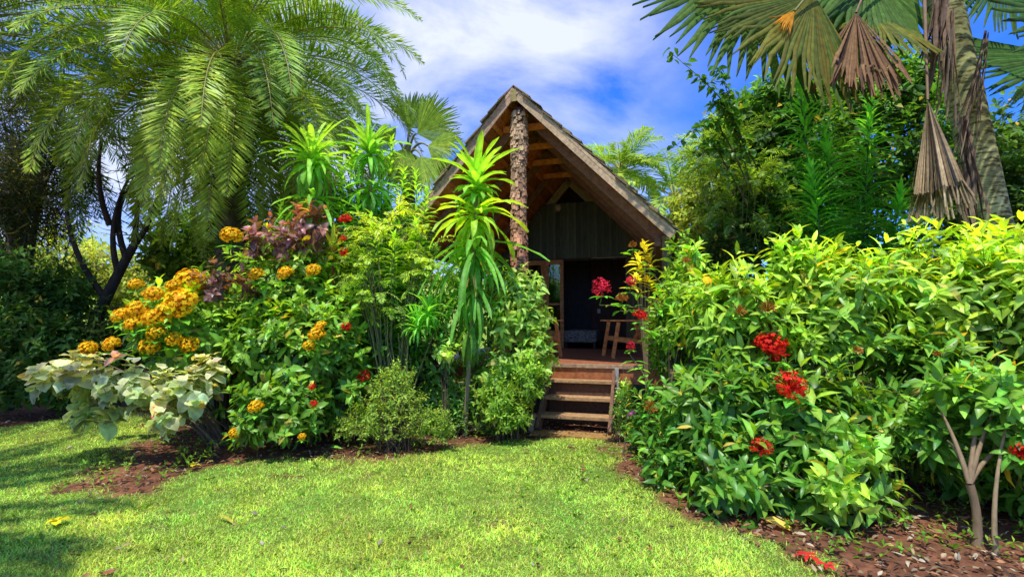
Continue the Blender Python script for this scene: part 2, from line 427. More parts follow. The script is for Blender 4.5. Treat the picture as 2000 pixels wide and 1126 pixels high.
def whorl_stem(g, gs, pts, rg, n, L, W, c, ctop, elev=.35, rad=.012, droop=.5, frac=.15, prof='lance', stemc=(.1, .14, .05), topboost=1.):
    pts = np.asarray(pts, float); m = len(pts)
    tube(gs, pts, np.linspace(rad, rad * .4, m), stemc, 6)
    T = nrm(np.gradient(pts, axis=0))
    u = frac + (1 - frac) * (np.arange(n) + .5) / n; x = u * (m - 1); i0 = np.clip(x.astype(int), 0, m - 2); fr = (x - i0)[:, None]
    P = pts[i0] * (1 - fr) + pts[i0 + 1] * fr; TT = nrm(T[i0]); a = nrm(np.cross(TT, [.2, 1, .1])); b = np.cross(TT, a)
    th = np.arange(n) * 2.399 + rg.normal(0, .25, n); rd = a * np.cos(th)[:, None] + b * np.sin(th)[:, None]
    el = (elev + .8 * np.clip((u - .85) / .15, 0, 1) * topboost + rg.normal(0, .12, n))[:, None]
    D = rd * np.cos(el) + TT * np.sin(el); N = TT * np.cos(el) - rd * np.sin(el)
    f = np.clip((u - .55) / .45, 0, 1)[:, None] ** 1.5
    C = (np.asarray(c) * (1 - f) + np.asarray(ctop) * f) * rg.uniform(.75, 1.25, (n, 1))
    taper = np.clip((1 - u) / .12, .45, 1)
    leaves(g, P, D, N, L * taper * rg.uniform(.8, 1.15, n), W * rg.uniform(.8, 1.2, n), C, 4, prof, droop * rg.uniform(.5, 1.3, n), .2, .2, True)

# ================================================================== WORLD, SUN, CAMERA
SUN = nrm([-.13, -.36, .92])
w = bpy.data.worlds.new('World'); scene.world = w; w.use_nodes = True
nt = w.node_tree; nt.nodes.clear(); N = nt.nodes; Lk = nt.links
out = N.new('ShaderNodeOutputWorld'); bg = N.new('ShaderNodeBackground'); bg.inputs['Strength'].default_value = .145
sky = N.new('ShaderNodeTexSky'); sky.sky_type = 'NISHITA'; sky.sun_disc = False
sky.sun_elevation = math.asin(SUN[2]); sky.sun_rotation = math.atan2(SUN[0], SUN[1])
tint = N.new('ShaderNodeVectorMath'); tint.operation = 'MULTIPLY'; tint.inputs[1].default_value = (.25, .78, 1.95)
Lk.new(sky.outputs[0], tint.inputs[0])
tc = N.new('ShaderNodeTexCoord'); mp = N.new('ShaderNodeMapping'); mp.inputs['Scale'].default_value = (1, 1, 1.9); mp.inputs['Location'].default_value = (.55, .1, .25)
Lk.new(tc.outputs['Generated'], mp.inputs[0])
nz = N.new('ShaderNodeTexNoise'); nz.inputs['Scale'].default_value = 2.3; nz.inputs['Detail'].default_value = 9; nz.inputs['Roughness'].default_value = .56; nz.inputs['Distortion'].default_value = .35
Lk.new(mp.outputs[0], nz.inputs['Vector'])
cr = N.new('ShaderNodeValToRGB'); cr.color_ramp.elements[0].position = .42; cr.color_ramp.elements[1].position = .64
cr.color_ramp.elements[0].color = (0, 0, 0, 1); cr.color_ramp.elements[1].color = (1, 1, 1, 1)
Lk.new(nz.outputs['Fac'], cr.inputs[0])
# thinner cloud towards the right of the view
sx = N.new('ShaderNodeSeparateXYZ'); Lk.new(tc.outputs['Generated'], sx.inputs[0])
m1 = N.new('ShaderNodeMapRange'); m1.inputs[1].default_value = .12; m1.inputs[2].default_value = .33; m1.inputs[3].default_value = .82; m1.inputs[4].default_value = .12
Lk.new(sx.outputs['X'], m1.inputs[0])
mm = N.new('ShaderNodeMath'); mm.operation = 'MULTIPLY'; Lk.new(cr.outputs[0], mm.inputs[0]); Lk.new(m1.outputs[0], mm.inputs[1])
mix = N.new('ShaderNodeMixRGB'); mix.inputs[2].default_value = (7.2, 7.5, 8.4, 1)
Lk.new(mm.outputs[0], mix.inputs[0]); Lk.new(tint.outputs[0], mix.inputs[1]); Lk.new(mix.outputs[0], bg.inputs['Color']); Lk.new(bg.outputs[0], out.inputs[0])
sl = bpy.data.lights.new('sun', 'SUN'); sl.energy = 5; sl.angle = math.radians(.55); sl.color = (1, .955, .87)
so = bpy.data.objects.new('sun', sl); col.objects.link(so); so.location = (5, -5, 12)
from mathutils import Vector
so.rotation_euler = Vector(tuple(SUN)).to_track_quat('Z', 'Y').to_euler()
cam = bpy.data.cameras.new('camera'); co = bpy.data.objects.new('camera', cam); col.objects.link(co)
cam.lens = 18; cam.sensor_width = 36; cam.clip_end = 1500; cam.clip_start = .05
co.location = (0, 0, H); co.rotation_euler = (PI / 2 + PITCH, 0, 0); scene.camera = co
scene.view_settings.view_transform = 'Standard'; scene.view_settings.look = 'None'; scene.view_settings.exposure = 0
scene.cycles.max_bounces = 7; scene.cycles.diffuse_bounces = 4; scene.cycles.transparent_max_bounces = 8
scene.cycles.use_denoising = True

# ================================================================== GROUND
lawn_px = [(-700, 940), (-300, 860), (0, 832), (200, 806), (290, 815), (330, 850), (250, 880), (130, 930), (150, 975), (300, 965), (400, 925), (470, 905), (560, 893), (700, 898),
           (800, 892), (900, 878), (990, 858), (1050, 852), (1180, 858), (1215, 885), (1210, 915), (1265, 950), (1300, 1000), (1370, 1030), (1480, 1060), (1570, 1115), (1640, 1250), (1670, 1900), (-1500, 1900)]
LP = np.array([G(*p)[:2] for p in lawn_px])
def lawn_sd(P):
    """signed distance to the lawn outline, positive inside"""
    P = np.asarray(P)[:, :2]; ins = np.zeros(len(P), bool); d = np.full(len(P), 1e9)
    for i in range(len(LP)):
        a = LP[i]; b = LP[(i + 1) % len(LP)]; ab = b - a
        t = np.clip(((P - a) @ ab) / (ab @ ab), 0, 1); d = np.minimum(d, np.linalg.norm(P - a - t[:, None] * ab, axis=1))
        cond = ((a[1] > P[:, 1]) != (b[1] > P[:, 1])) & (P[:, 0] < (b[0] - a[0]) * (P[:, 1] - a[1]) / (b[1] - a[1] + 1e-12) + a[0])
        ins ^= cond
    return np.where(ins, d, -d)
_ng = R(5).normal(size=(64, 64))
def vnoise(x, y, s):
    x = x / s + 20; y = y / s + 20; i = np.floor(x).astype(int); j = np.floor(y).astype(int); fx = x - i; fy = y - j
    fx = fx * fx * (3 - 2 * fx); fy = fy * fy * (3 - 2 * fy); g = lambda a, b: _ng[a % 64, b % 64]
    return (g(i, j) * (1 - fx) + g(i + 1, j) * fx) * (1 - fy) + (g(i, j + 1) * (1 - fx) + g(i + 1, j + 1) * fx) * fy
def lawn_mask(P):
    sd = lawn_sd(P); x, y = P[:, 0], P[:, 1]
    n = vnoise(x, y, .35) * .11 + vnoise(x, y, .12) * .06 + vnoise(x, y, 1.1) * .08
    m = np.clip((sd + n) / .28 + .45, 0, 1)
    bare = np.clip((vnoise(x + 3, y, .22) + .5 * vnoise(x, y + 9, .07) - 1.5) * 1.5, 0, 1) * .6
    return m * (1 - bare)
def height(x, y):
    return np.clip(-(y - 9) * 0, 0, 0) + .012 * vnoise(x, y, .5)
xs = np.concatenate([-np.geomspace(400, 8.2, 14), np.arange(-8, 8.01, .06), np.geomspace(8.2, 400, 14)])
ys = np.concatenate([-np.geomspace(60, 2.2, 8), np.arange(-2, 10.01, .06), np.geomspace(10.2, 600, 18)])
X, Y = np.meshgrid(xs, ys, indexing='ij'); P = np.stack([X.ravel(), Y.ravel()], 1)
inner = (np.abs(P[:, 0]) < 8.1) & (P[:, 1] > -2.1) & (P[:, 1] < 10.1)
mk = lawn_mask(P); far = ~inner & (P[:, 1] > 10); mk = np.where(far, .8, mk)
nz1 = vnoise(P[:, 0], P[:, 1], .09)[:, None]; nz2 = vnoise(P[:, 0], P[:, 1], .6)[:, None]
soil = np.array([.185, .078, .04]) * (1 + .2 * nz1 + .15 * nz2)
grs = np.array([.14, .20, .03]) * (1 + .12 * nz1 + .1 * nz2)
Cg = soil * (1 - mk[:, None]) + grs * mk[:, None]
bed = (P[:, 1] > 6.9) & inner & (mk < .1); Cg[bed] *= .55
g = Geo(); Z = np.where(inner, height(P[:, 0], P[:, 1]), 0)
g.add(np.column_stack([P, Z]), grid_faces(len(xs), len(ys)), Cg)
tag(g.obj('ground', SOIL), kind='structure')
# turf
rg = R(11); n = 430000
yy = 2.9 + 7.5 * rg.random(n) ** 1.55; xx = rg.uniform(-1.12, .62, n) * (yy + .3)
P = np.stack([xx, yy], 1); keep = rg.random(n) < lawn_mask(P) ** 1.3; P = P[keep]; n = len(P)
th = rg.uniform(0, 2 * PI, n); tl = rg.uniform(.25, 1.15, n)
D = np.stack([np.cos(th) * np.sin(tl), np.sin(th) * np.sin(tl), np.cos(tl)], 1)
patch = vnoise(P[:, 0], P[:, 1], .45)[:, None]; p2 = vnoise(P[:, 0] + 7, P[:, 1], .13)[:, None]
C = np.array([.27, .385, .055]) * (1 + .05 * patch + .06 * p2) * rg.uniform(.4, 1.5, (n, 1)); C[:, 0] *= (1 + .10 * patch[:, 0] + rg.normal(0, .16, n)).clip(.5, 1.7)
dryb = rg.random(n) < .08; C[dryb] = np.array([.4, .3, .12]) * rg.uniform(.6, 1.2, (dryb.sum(), 1))
g = Geo()
leaves(g, np.column_stack([P, height(P[:, 0], P[:, 1]) - .003]), D, UP + D * .01 + rg.normal(0, .2, (n, 3)), rg.uniform(.018, .046, n) * (1 + .15 * p2[:, 0] + .12 * patch[:, 0]).clip(.5, 1.9), rg.uniform(.0035, .0065, n) * (1 + P[:, 1] * .08), C, 2, 'blade', rg.uniform(.1, .9, n), 0, 0, False)
tag(g.obj('grass', GRASS), 'short sunlit green turf of the lawn in front of the cabin', 'grass', kind='stuff')
# litter on the bare earth
n = 16000; yy = rg.uniform(3.0, 8.6, n); xx = rg.uniform(-1.05, 1.1, n) * yy; P = np.stack([xx, yy], 1)
keep = rg.random(n) > lawn_mask(P) * .985 ; P = P[keep]; n = len(P)
th = rg.uniform(0, 6.28, n); D = np.stack([np.cos(th), np.sin(th), rg.normal(.05, .15, n)], 1)
C = np.array([[.33, .12, .05], [.22, .1, .045], [.45, .22, .1], [.12, .07, .04], [.4, .3, .15], [.5, .42, .28], [.08, .05, .03]])[rg.integers(0, 7, n)] * rg.uniform(.5, 1.2, (n, 1))
g = Geo(); leaves(g, np.column_stack([P, np.full(n, .018) + rg.uniform(0, .015, n)]), D, UP + rg.normal(0, .3, (n, 3)), rg.uniform(.015, .085, n), rg.uniform(.008, .034, n), C, 3, 'oval', rg.uniform(-.3, .7, n), .2, .1)
tag(g.obj('leaf_litter', DRY), 'brown and reddish fallen leaves scattered over the bare soil of the beds', 'leaf litter', kind='stuff')
# low weeds / ground cover in the beds
n = 1300; P = []
while len(P) < n:
    q = np.array([rg.uniform(-6, 6.5), rg.uniform(3.4, 9.2)])
    if lawn_sd(q[None])[0] < -.12 and rg.random() < .75: P.append(q)
P = np.array(P); T = np.column_stack([P, rg.uniform(.03, .16, n)])
lw = np.column_stack([rg.uniform(-4.5, 2.2, 420), rg.uniform(3.2, 7, 420)]); lw = lw[(lawn_sd(lw) > 0)]; T = np.concatenate([T, np.column_stack([lw, rg.uniform(.015, .035, len(lw))])])
keep = ~((T[:, 0] > .0) & (T[:, 0] < 1.8) & (T[:, 1] > 6.7)); T = T[keep]; n = len(T)
g = Geo(); twigs(g, T, UP + rg.normal(0, .4, (n, 3)), rg, 3, .03, .075, .034, (.2, .42, .04), (.06, .2, .02), seg=2)
tag(g.obj('ground_cover', LEAFB), 'low green seedlings and creeping weeds under the shrubs', 'ground cover', kind='stuff')
# distant hill
g = Geo(); hx = np.linspace(-90, 60, 60); hy = np.linspace(26, 120, 24); X, Y = np.meshgrid(hx, hy, indexing='ij')
Zh = (np.clip((Y - 26) / 94, 0, 1) ** .8) * 9 * (1 + .2 * vnoise(X, Y, 14)) - .05
cg = np.array([.22, .33, .04]) * (1 + .2 * vnoise(X.ravel(), Y.ravel(), 3)[:, None] + .12 * vnoise(X.ravel() + 5, Y.ravel(), 9)[:, None])
g.add(np.stack([X, Y, Zh], -1), grid_faces(60, 24), cg); tag(g.obj('hill', SOIL), kind='structure')

# ================================================================== CABIN
CX, CY, CR = .04, 7.7, math.radians(-16.5)
cab = empty('cabin', 'small timber cabin with steep shingled gable roof, open porch and dark board wall', 'cabin', (CX, CY, 0), CR)
def cpart(g, name, mat, parent=None, smooth=False, label=None):
    o = g.obj(name, mat, parent or cab, smooth)
    if label: o['label'] = label
    return o
def cpt(p):                                          # cabin-local to world
    c, s = math.cos(CR), math.sin(CR); return np.array([CX + p[0] * c - p[1] * s, CY + p[0] * s + p[1] * c, p[2]])
rg = R(21)
RZ = 5.10; EZ = 2.80; UL, UR = -2.0, 2.28; VB = 9.0        # ridge height of the rafters' top, eave height, eave positions, depth
def slope(side): return (np.array([UL, EZ]) if side < 0 else np.array([UR, EZ])) - np.array([0, RZ])
GREYW = np.array([.42, .31, .20]); BROWN = np.array([.62, .25, .08]); ORNG = np.array([.80, .29, .08]); DKBR = np.array([.12, .06, .035])
# roof: sarking boards and shingle courses
for side in (-1, 1):
    e = slope(side); Ls = np.linalg.norm(e); e = e / Ls; nn = np.array([-e[1], e[0]]) * side * 1.0
    nn = nn if nn[1] > 0 else -nn
    g = Geo(); k = 14
    for i in range(k):                                # sarking, seen from below
        a = i / k * Ls; b = (i + .97) / k * Ls
        p = [np.array([0, RZ]) + e * a + nn * o for o in (.0, .018)] + [np.array([0, RZ]) + e * b + nn * o for o in (.0, .018)]
        v = [[q[0], y, q[1]] for q in p for y in (.03, VB)]
        cc = ORNG * rg.uniform(.6, 1.1)
        g.add(v, [[0, 1, 5, 4], [2, 6, 7, 3], [0, 4, 6, 2], [1, 3, 7, 5], [0, 2, 3, 1], [4, 5, 7, 6]], cc)
    rf = cpart(g, 'roof', REDW)
    g = Geo(); nc = 15
    for i in range(nc):
        a = i / nc * Ls - .03; b = (i + 1.55) / nc * Ls
        y = -.09 + rg.uniform(-.04, .03)
        while y < VB:
            wd = rg.uniform(.12, .3); bb = min(b + rg.uniform(-.05, .05), Ls + .07)
            q = [np.array([0, RZ]) + e * a + nn * .02, np.array([0, RZ]) + e * a + nn * .032, np.array([0, RZ]) + e * bb + nn * (.05 + rg.uniform(0, .015)), np.array([0, RZ]) + e * bb + nn * (.067 + rg.uniform(0, .025))]
            v = [[p[0], yy, p[1]] for p in q for yy in (y, y + wd - .006)]
            g.add(v, [[0, 2, 3, 1], [4, 5, 7, 6], [0, 1, 5, 4], [2, 6, 7, 3], [0, 4, 6, 2], [1, 3, 7, 5]], np.array([.24, .19, .10]) * rg.uniform(.55, 1.35) * np.array([1, rg.uniform(.93, 1.05), rg.uniform(.8, 1.1)]))
            y += wd
    cpart(g, 'shingle', WOOD, rf)
    # barge board with a batten above it
    g = Geo(); c0 = GREYW * (1.25 if side > 0 else 1.0) * (np.array([1, .97, .86]) if side > 0 else np.array([1.1, .95, .9]))  # right board toned brighter, left pinker: their lit look put into the colour
    p0 = np.array([.0, RZ]) - nn * .085 ; p1 = p0 + e * (Ls + .06)
    for (off, th, hh, y) in ((.022, .032, .085, -.045), (.088, .05, .042, -.04)):
        q0 = p0 + nn * off; q1 = p1 + nn * off; m = 7
        for s_ in range(m):
            a = q0 + (q1 - q0) * s_ / m; b = q0 + (q1 - q0) * (s_ + 1) / m
            wob = lambda t: math.sin(t * 7 + side) * .006
            v = []
            for (p, t) in ((a, s_ / m), (b, (s_ + 1) / m)):
                for o in (-hh / 2, hh / 2):
                    for dy in (-th / 2, th / 2): v.append([p[0] + nn[0] * o, y + dy + wob(t), p[1] + nn[1] * o + wob(t)])
            fc = [[0, 1, 5, 4], [2, 6, 7, 3], [0, 4, 6, 2], [1, 3, 7, 5]]
            if s_ == 0: fc.append([0, 2, 3, 1])
            if s_ == m - 1: fc.append([4, 5, 7, 6])
            g.add(v, fc, c0 * rg.uniform(.85, 1.15))
    cpart(g, 'barge_board', WOOD)
    # purlins
    for i in range(1, 10):
        g = Geo(); p = np.array([0, RZ]) + e * (i / 10 * Ls) - nn * .028
        beam(g, [p[0], .04, p[1]], [p[0], VB - .1, p[1]], .07, .05, ORNG * rg.uniform(.75, 1.25), (nn[0], 0, nn[1]))
        cpart(g, 'purlin', REDW)
# king block at the apex
g = Geo(); box(g, (-.045, -.075, RZ - .21), (.045, -.062, RZ - .03), (.35, .28, .1)); cpart(g, 'apex_block', WOOD)
# rafters and collar ties
for vi, v in enumerate((.55, 1.5, 2.45, 3.45, 4.68)):
    for side in (-1, 1):
        e = slope(side); Ls = np.linalg.norm(e); e = e / Ls; nn = np.array([-e[1], e[0]]); nn = nn if nn[1] > 0 else -nn
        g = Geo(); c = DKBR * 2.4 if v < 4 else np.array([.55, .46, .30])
        dz = .125 if v < 4 else .15; a = np.array([0, RZ]) - nn * dz + e * .1; b = np.array([0, RZ]) - nn * dz + e * (Ls - .1)
        beam(g, [a[0], v, a[1]], [b[0], v, b[1]], .055, .13 if v < 4 else .17, c, (nn[0], 0, nn[1])); cpart(g, 'rafter', WOOD if v > 4 else REDW)
    if v < 4:
        g = Geo(); zt = RZ - .42; wl = .40 / (RZ - EZ) * abs(UL) + .0; wr = .40 / (RZ - EZ) * UR + .0
        beam(g, [-wl + .02, v - .055, zt], [wr - .02, v - .055, zt], .045, .10, ORNG * 1.25 * rg.uniform(.85, 1.1)); cpart(g, 'collar_tie', REDW)  # ties coloured brighter than the other timber to look strongly lit
# ridge beam
g = Geo(); beam(g, [0, .1, RZ - .13], [0, VB - .1, RZ - .13], .05, .14, DKBR); cpart(g, 'ridge_beam', REDW)
# board wall above the doors and to the right
WV = 4.57
def roofz(u): return RZ - .02 - (abs(u) / (abs(UL) if u < 0 else UR)) * (RZ - EZ)
g = Geo(); u = -1.98
while u < 2.28:
    wd = .165; u1 = min(u + wd, 2.28); zt0 = min(4.33, roofz(u) - .03); zt1 = min(4.33, roofz(u1) - .03); zb = 3.0
    if u < -1.25 or u1 > 1.36: zb = .86
    cc = np.array([.105, .125, .08]) * rg.uniform(.75, 1.25) * (np.array([1.3, .9, .7]) if u > 1.3 else 1)
    v = [[u, WV, zb], [u, WV + .03, zb], [u1 - .004, WV, zb], [u1 - .004, WV + .03, zb], [u, WV, zt0], [u, WV + .03, zt0], [u1 - .004, WV, zt1], [u1 - .004, WV + .03, zt1]]
    g.add(v, [[0, 2, 6, 4], [1, 5, 7, 3], [0, 4, 5, 1], [2, 3, 7, 6], [4, 6, 7, 5], [0, 1, 3, 2]], cc)
    box(g, (u1 - .026, WV - .022, zb), (u1 + .022, WV - .002, min(zt1, zt0)), cc * 1.35)
    u += wd
cpart(g, 'wall', PAINTW)
# back and side walls of the room, its floor and flat dark lining
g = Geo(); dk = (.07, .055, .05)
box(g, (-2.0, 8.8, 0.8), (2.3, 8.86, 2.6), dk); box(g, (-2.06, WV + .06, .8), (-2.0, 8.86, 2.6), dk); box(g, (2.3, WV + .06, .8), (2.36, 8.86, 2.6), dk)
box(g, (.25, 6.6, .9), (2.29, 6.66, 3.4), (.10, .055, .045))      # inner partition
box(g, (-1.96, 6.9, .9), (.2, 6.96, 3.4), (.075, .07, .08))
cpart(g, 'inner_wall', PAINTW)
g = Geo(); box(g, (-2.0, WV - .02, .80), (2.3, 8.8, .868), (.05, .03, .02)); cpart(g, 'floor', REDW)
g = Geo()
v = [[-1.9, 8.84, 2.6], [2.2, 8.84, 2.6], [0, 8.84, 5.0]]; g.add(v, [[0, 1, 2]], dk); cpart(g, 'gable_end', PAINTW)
g = Geo(); v = [[-.78, 4.86, 4.2], [.85, 4.86, 4.2], [0, 4.86, 5.02]]; g.add(v, [[0, 1, 2]], (.035, .025, .03)); cpart(g, 'gable_shade_sheet', PAINTW)  # dark sheet standing in for the shade in the opening above the wall
g = Geo(); box(g, (.42, 6.585, 1.72), (.5, 6.6, 1.84), (.7, .7, .65)); cpart(g, 'light_switch', PLAIN)
# door lintel strip
g = Geo(); box(g, (.55, WV - .03, 2.98), (1.36, WV - .005, 2.998), (.45, .4, .3)); box(g, (-1.25, WV - .004, 2.94), (1.36, WV + .05, 2.999), (.08, .045, .03)); cpart(g, 'lintel', WOOD)
# porch lamp
g = Geo(); t = np.linspace(0, PI / 2, 7); th = np.linspace(0, 2 * PI, 17)
Vv = np.array([[.075 * math.sin(a) * math.cos(b) - .24, WV - .02 - .07 * math.cos(a), 4.22 + .075 * math.sin(a) * math.sin(b)] for a in t for b in th])
g.add(Vv, grid_faces(7, 17), (.62, .55, .36)); lampo = cpart(g, 'porch_lamp', PLAIN, None, True)
g = Geo(); box(g, (-.33, WV - .02, 4.13), (-.15, WV - .0185, 4.31), (.3, .28, .22)); cpart(g, 'lamp_plate', PLAIN, lampo)
# glazed doors: two leaves folded at the left of the opening
def door_leaf(u0, u1, v, stile=.1, bars=(1.9,)):
    g = Geo(); c = BROWN * 1.15
    box(g, (u0, v - .02, .885), (u0 + stile, v + .02, 2.97), c); box(g, (u1 - stile, v - .02, .885), (u1, v + .02, 2.97), c * .9)
    box(g, (u0 + stile, v - .018, 2.86), (u1 - stile, v + .018, 2.97), c); box(g, (u0 + stile, v - .018, .885), (u1 - stile, v + .018, 1.3), c * 1.05)
    for b in bars: box(g, (u0 + stile, v - .014, b), (u1 - stile, v + .014, b + .04), c)
    d = cpart(g, 'door', REDW)
    g = Geo(); box(g, (u0 + stile + .002, v - .004, 1.302), (u1 - stile - .002, v + .004, 2.858), (.1, .1, .1)); cpart(g, 'pane', GLASS, d)
    g = Geo(); box(g, (u1 - .07, v - .05, 1.85), (u1 - .045, v - .021, 1.99), (.5, .42, .25)); cpart(g, 'handle', PLAIN, d)
door_leaf(-1.24, -.56, WV - .03); door_leaf(-.55, -.11, WV - .05, .08)
# deck
g = Geo(); u = -2.0
v0 = .58; y = v0
while y < WV - .03:                                    # boards run across the porch
    box(g, (-2.0, y, .845), (2.25, y + .088, .88), np.array([.36, .13, .06]) * rg.uniform(.65, 1.2)); y += .096
dko = cpart(g, 'deck', REDW)
g = Geo(); 
for i in range(6):
    a = -2.0 + i * .71; box(g, (a, v0 - .06, .832), (a + .705, v0 - .004, .885), np.array([.42, .28, .17]) * rg.uniform(.8, 1.15), None, .002, rg)
cpart(g, 'edge_board', WOOD, dko)
g = Geo(); box(g, (-2.0, v0 - .03, .60), (2.25, v0 - .005, .829), (.38, .13, .045)); cpart(g, 'fascia', REDW, dko)
for (a, b) in ((-1.9, .75), (-.2, .75), (1.5, .75), (2.15, .75), (-1.9, 3.6), (2.15, 3.6), (-1.9, 8.5), (2.1, 8.5), (0, 8.5)):
    g = Geo(); box(g, (a - .06, b - .06, -.05), (a + .06, b + .06, .84), DKBR); cpart(g, 'stump', WOOD, dko)
# stairs
g = Geo(); box(g, (.44, .40, -.03), (1.38, .46, .60), DKBR); st = cpart(g, 'stairs', WOOD)
for a in (.40, 1.40):
    g = Geo(); beam(g, [a + .02, -.28, -.0], [a + .02, v0 - .05, .74], .045, .2, np.array([.20, .12, .07]) if a < 1 else DKBR * 1.5, (0, -.6, .6)); cpart(g, 'stringer', WOOD, st)
for (z, y0, y1) in ((.66, .34, .60 - .07), (.44, .10, .36), (.22, -.18, .10)):
    g = Geo(); box(g, (.36, y0, z - .045), (1.46, y0 + (y1 - y0) * .47, z), np.array([.44, .26, .12]) * rg.uniform(.9, 1.1), None, .003, rg)
    box(g, (.36, y0 + (y1 - y0) * .5, z - .044), (1.46, y1, z - .002), np.array([.38, .22, .10]) * rg.uniform(.9, 1.1), None, .003, rg); cpart(g, 'tread', WOOD, st)
g = Geo(); box(g, (.30, -.33, -.02), (.37, -.2, .24), (.42, .3, .19), None, .006, rg); cpart(g, 'newel', WOOD, st)
g = Geo(); box(g, (.38, -.52, -.02), (1.5, -.22, .025), (.36, .2, .06), None, .008, rg); cpart(g, 'footing', WOOD, st)
g = Geo(); box(g, (1.43, .42, .5), (1.49, v0 - .04, .84), (.36, .34, .3)); cpart(g, 'bracket', WOOD, st)
# corner posts
for a in (-1.85, 2.2):
    g = Geo(); tube(g, [[a, .35, -.05], [a + .01, .35, 1.5], [a, .35, 2.78]], [.075, .07, .068], (.2, .15, .1), 9); cpart(g, 'corner_post', BARK)
g = Geo()
for a in (-1.75, 2.08): beam(g, [a, .3, 2.70], [a, VB - .2, 2.70], .08, .12, DKBR * 1.6)
cpart(g, 'wall_plate', REDW)
# rough trunk post holding the ridge
g = Geo(); zt = 4.84; nz_ = 60; na = 20
zz = np.linspace(-.05, zt, nz_); th = np.linspace(0, 2 * PI, na + 1)
rr = .104 + .008 * np.sin(zz * 3.1) + .006 * np.sin(zz * 7.7); cxp = .035 + .012 * np.sin(zz * 1.4)
V = np.zeros((nz_, na + 1, 3)); V[..., 0] = cxp[:, None] + rr[:, None] * np.cos(th); V[..., 1] = .14 + rr[:, None] * np.sin(th); V[..., 2] = zz[:, None]
g.add(V, grid_faces(nz_, na + 1), (.11, .06, .04))
po = cpart(g, 'post', BARK, None, True)
g = Geo(); k = 2300
z = rg.uniform(-.03, zt - .05, k); a = rg.uniform(0, 2 * PI, k)
ri = np.interp(z, zz, rr) + rg.uniform(-.004, .012, k); cx_ = np.interp(z, zz, cxp)
Pn = np.stack([np.cos(a), np.sin(a), np.zeros(k)], 1); Sd = np.stack([-np.sin(a), np.cos(a), np.zeros(k)], 1)
c = np.stack([cx_, np.full(k, .14), z], 1) + Pn * ri[:, None]
wd = rg.uniform(.012, .034, k)[:, None]; hh = rg.uniform(.018, .055, k)[:, None]; lift = rg.uniform(.004, .02, k)[:, None]; tk = rg.uniform(.005, .012, k)[:, None]
vs = []
for (sx_, sz_) in ((-1, -1), (1, -1), (1, 1), (-1, 1)):
    vs.append(c + Sd * wd * sx_ * rg.uniform(.7, 1.2, (k, 1)) + UP * hh * sz_ * rg.uniform(.8, 1.1, (k, 1)) + Pn * (lift if sz_ < 0 else lift * .1) + Pn * tk)
for q in range(4): vs.append(vs[q] - Pn * (tk + .01))
V = np.stack(vs, 1); F = np.array([[0, 1, 2, 3], [0, 4, 5, 1], [1, 5, 6, 2], [2, 6, 7, 3], [3, 7, 4, 0]])
f = np.clip((z - 2.2) / 2.4, 0, 1)[:, None]
CC = (np.array([.52, .21, .125]) * (1 - f) + np.array([.52, .36, .20]) * f) * rg.uniform(.5, 1.35, (k, 1))
g.add(V, (F[None] + (np.arange(k) * 8)[:, None, None]).reshape(-1, 4), np.repeat(CC, 8, 0)); cpart(g, 'bark', BARK, po)

# ================================================================== FURNITURE ON THE PORCH
def armchair(name, label, loc, rz, group):
    p = cpt(loc); e = empty(name, label, 'chair', p, CR + rz, group); c = np.array([.75, .27, .07])
    def pt(fn, nm):
        g = Geo(); fn(g); return g.obj(nm, REDW, e, False)
    W2 = .31
    for s in (-1, 1):
        pt(lambda g: beam(g, [s * W2, -.40, 0], [s * W2, -.29, .64], .035, .06, c * 1.1), 'leg')
        pt(lambda g: beam(g, [s * W2, .42, 0], [s * W2, .22, .62], .035, .06, c * .9), 'leg')
        pt(lambda g: box(g, (s * W2 - .05, -.44, .655), (s * W2 + .05, .36, .68), c * 1.3), 'armrest')  # armrest coloured brighter than the frame, as if lit from above
        pt(lambda g: beam(g, [s * (W2 - .001), -.33, .33], [s * (W2 - .001), .33, .27], .03, .07, c), 'side_rail')
        pt(lambda g: beam(g, [s * (W2 - .045), .18, .25], [s * (W2 - .045), .52, 1.02], .03, .06, c), 'back_post')
    def seat(g):
        for i in range(6): box(g, (-.245, -.33 + i * .088, .36 - i * .012), (.245, -.255 + i * .088, .38 - i * .012), c * (1.0 + .05 * (i % 2)))
    pt(seat, 'seat')
    def back(g):
        for i in range(5): beam(g, [-.17 + i * .085, .235, .36], [-.17 + i * .085, .49, .97], .05, .016, c * (.9 + .06 * i % .2), (0, -1, .4))
        beam(g, [-.25, .51, .99], [.25, .51, .99], .03, .07, c)
    pt(back, 'backrest'); pt(lambda g: beam(g, [-W2, -.335, .34], [W2, -.335, .34], .028, .07, c), 'front_rail')
    return e
armchair('armchair', 'slatted timber armchair on the right of the porch, half hidden by the red flowered shrub', (1.52, 2.35, .88), math.radians(-68), None)
armchair('armchair', 'timber armchair on the left of the porch, only its arm showing past the bush', (-.2, 1.95, .88), math.radians(62), None)
# bed inside
p = cpt((-.05, 5.6, 0)); bd = empty('bed', 'low bed with patterned dark cover just inside the open doorway', 'bed', (p[0], p[1], .87), CR)
def smooth_box(lo, hi, bev, mat, name, parent, c):
    g = Geo(); box(g, lo, hi, c); o = g.obj(name, mat, parent, False)
    m = o.modifiers.new('bevel', 'BEVEL'); m.width = bev; m.segments = 3; return o
smooth_box((-.2, -.45, .12), (.62, .85, .42), .06, CLOTH, 'mattress', bd, (.26, .24, .21))
for a in (-.14, .56):
    for b in (-.38, .78): g = Geo(); box(g, (a - .03, b - .03, 0), (a + .03, b + .03, .13), DKBR); g.obj('leg', REDW, bd, False)
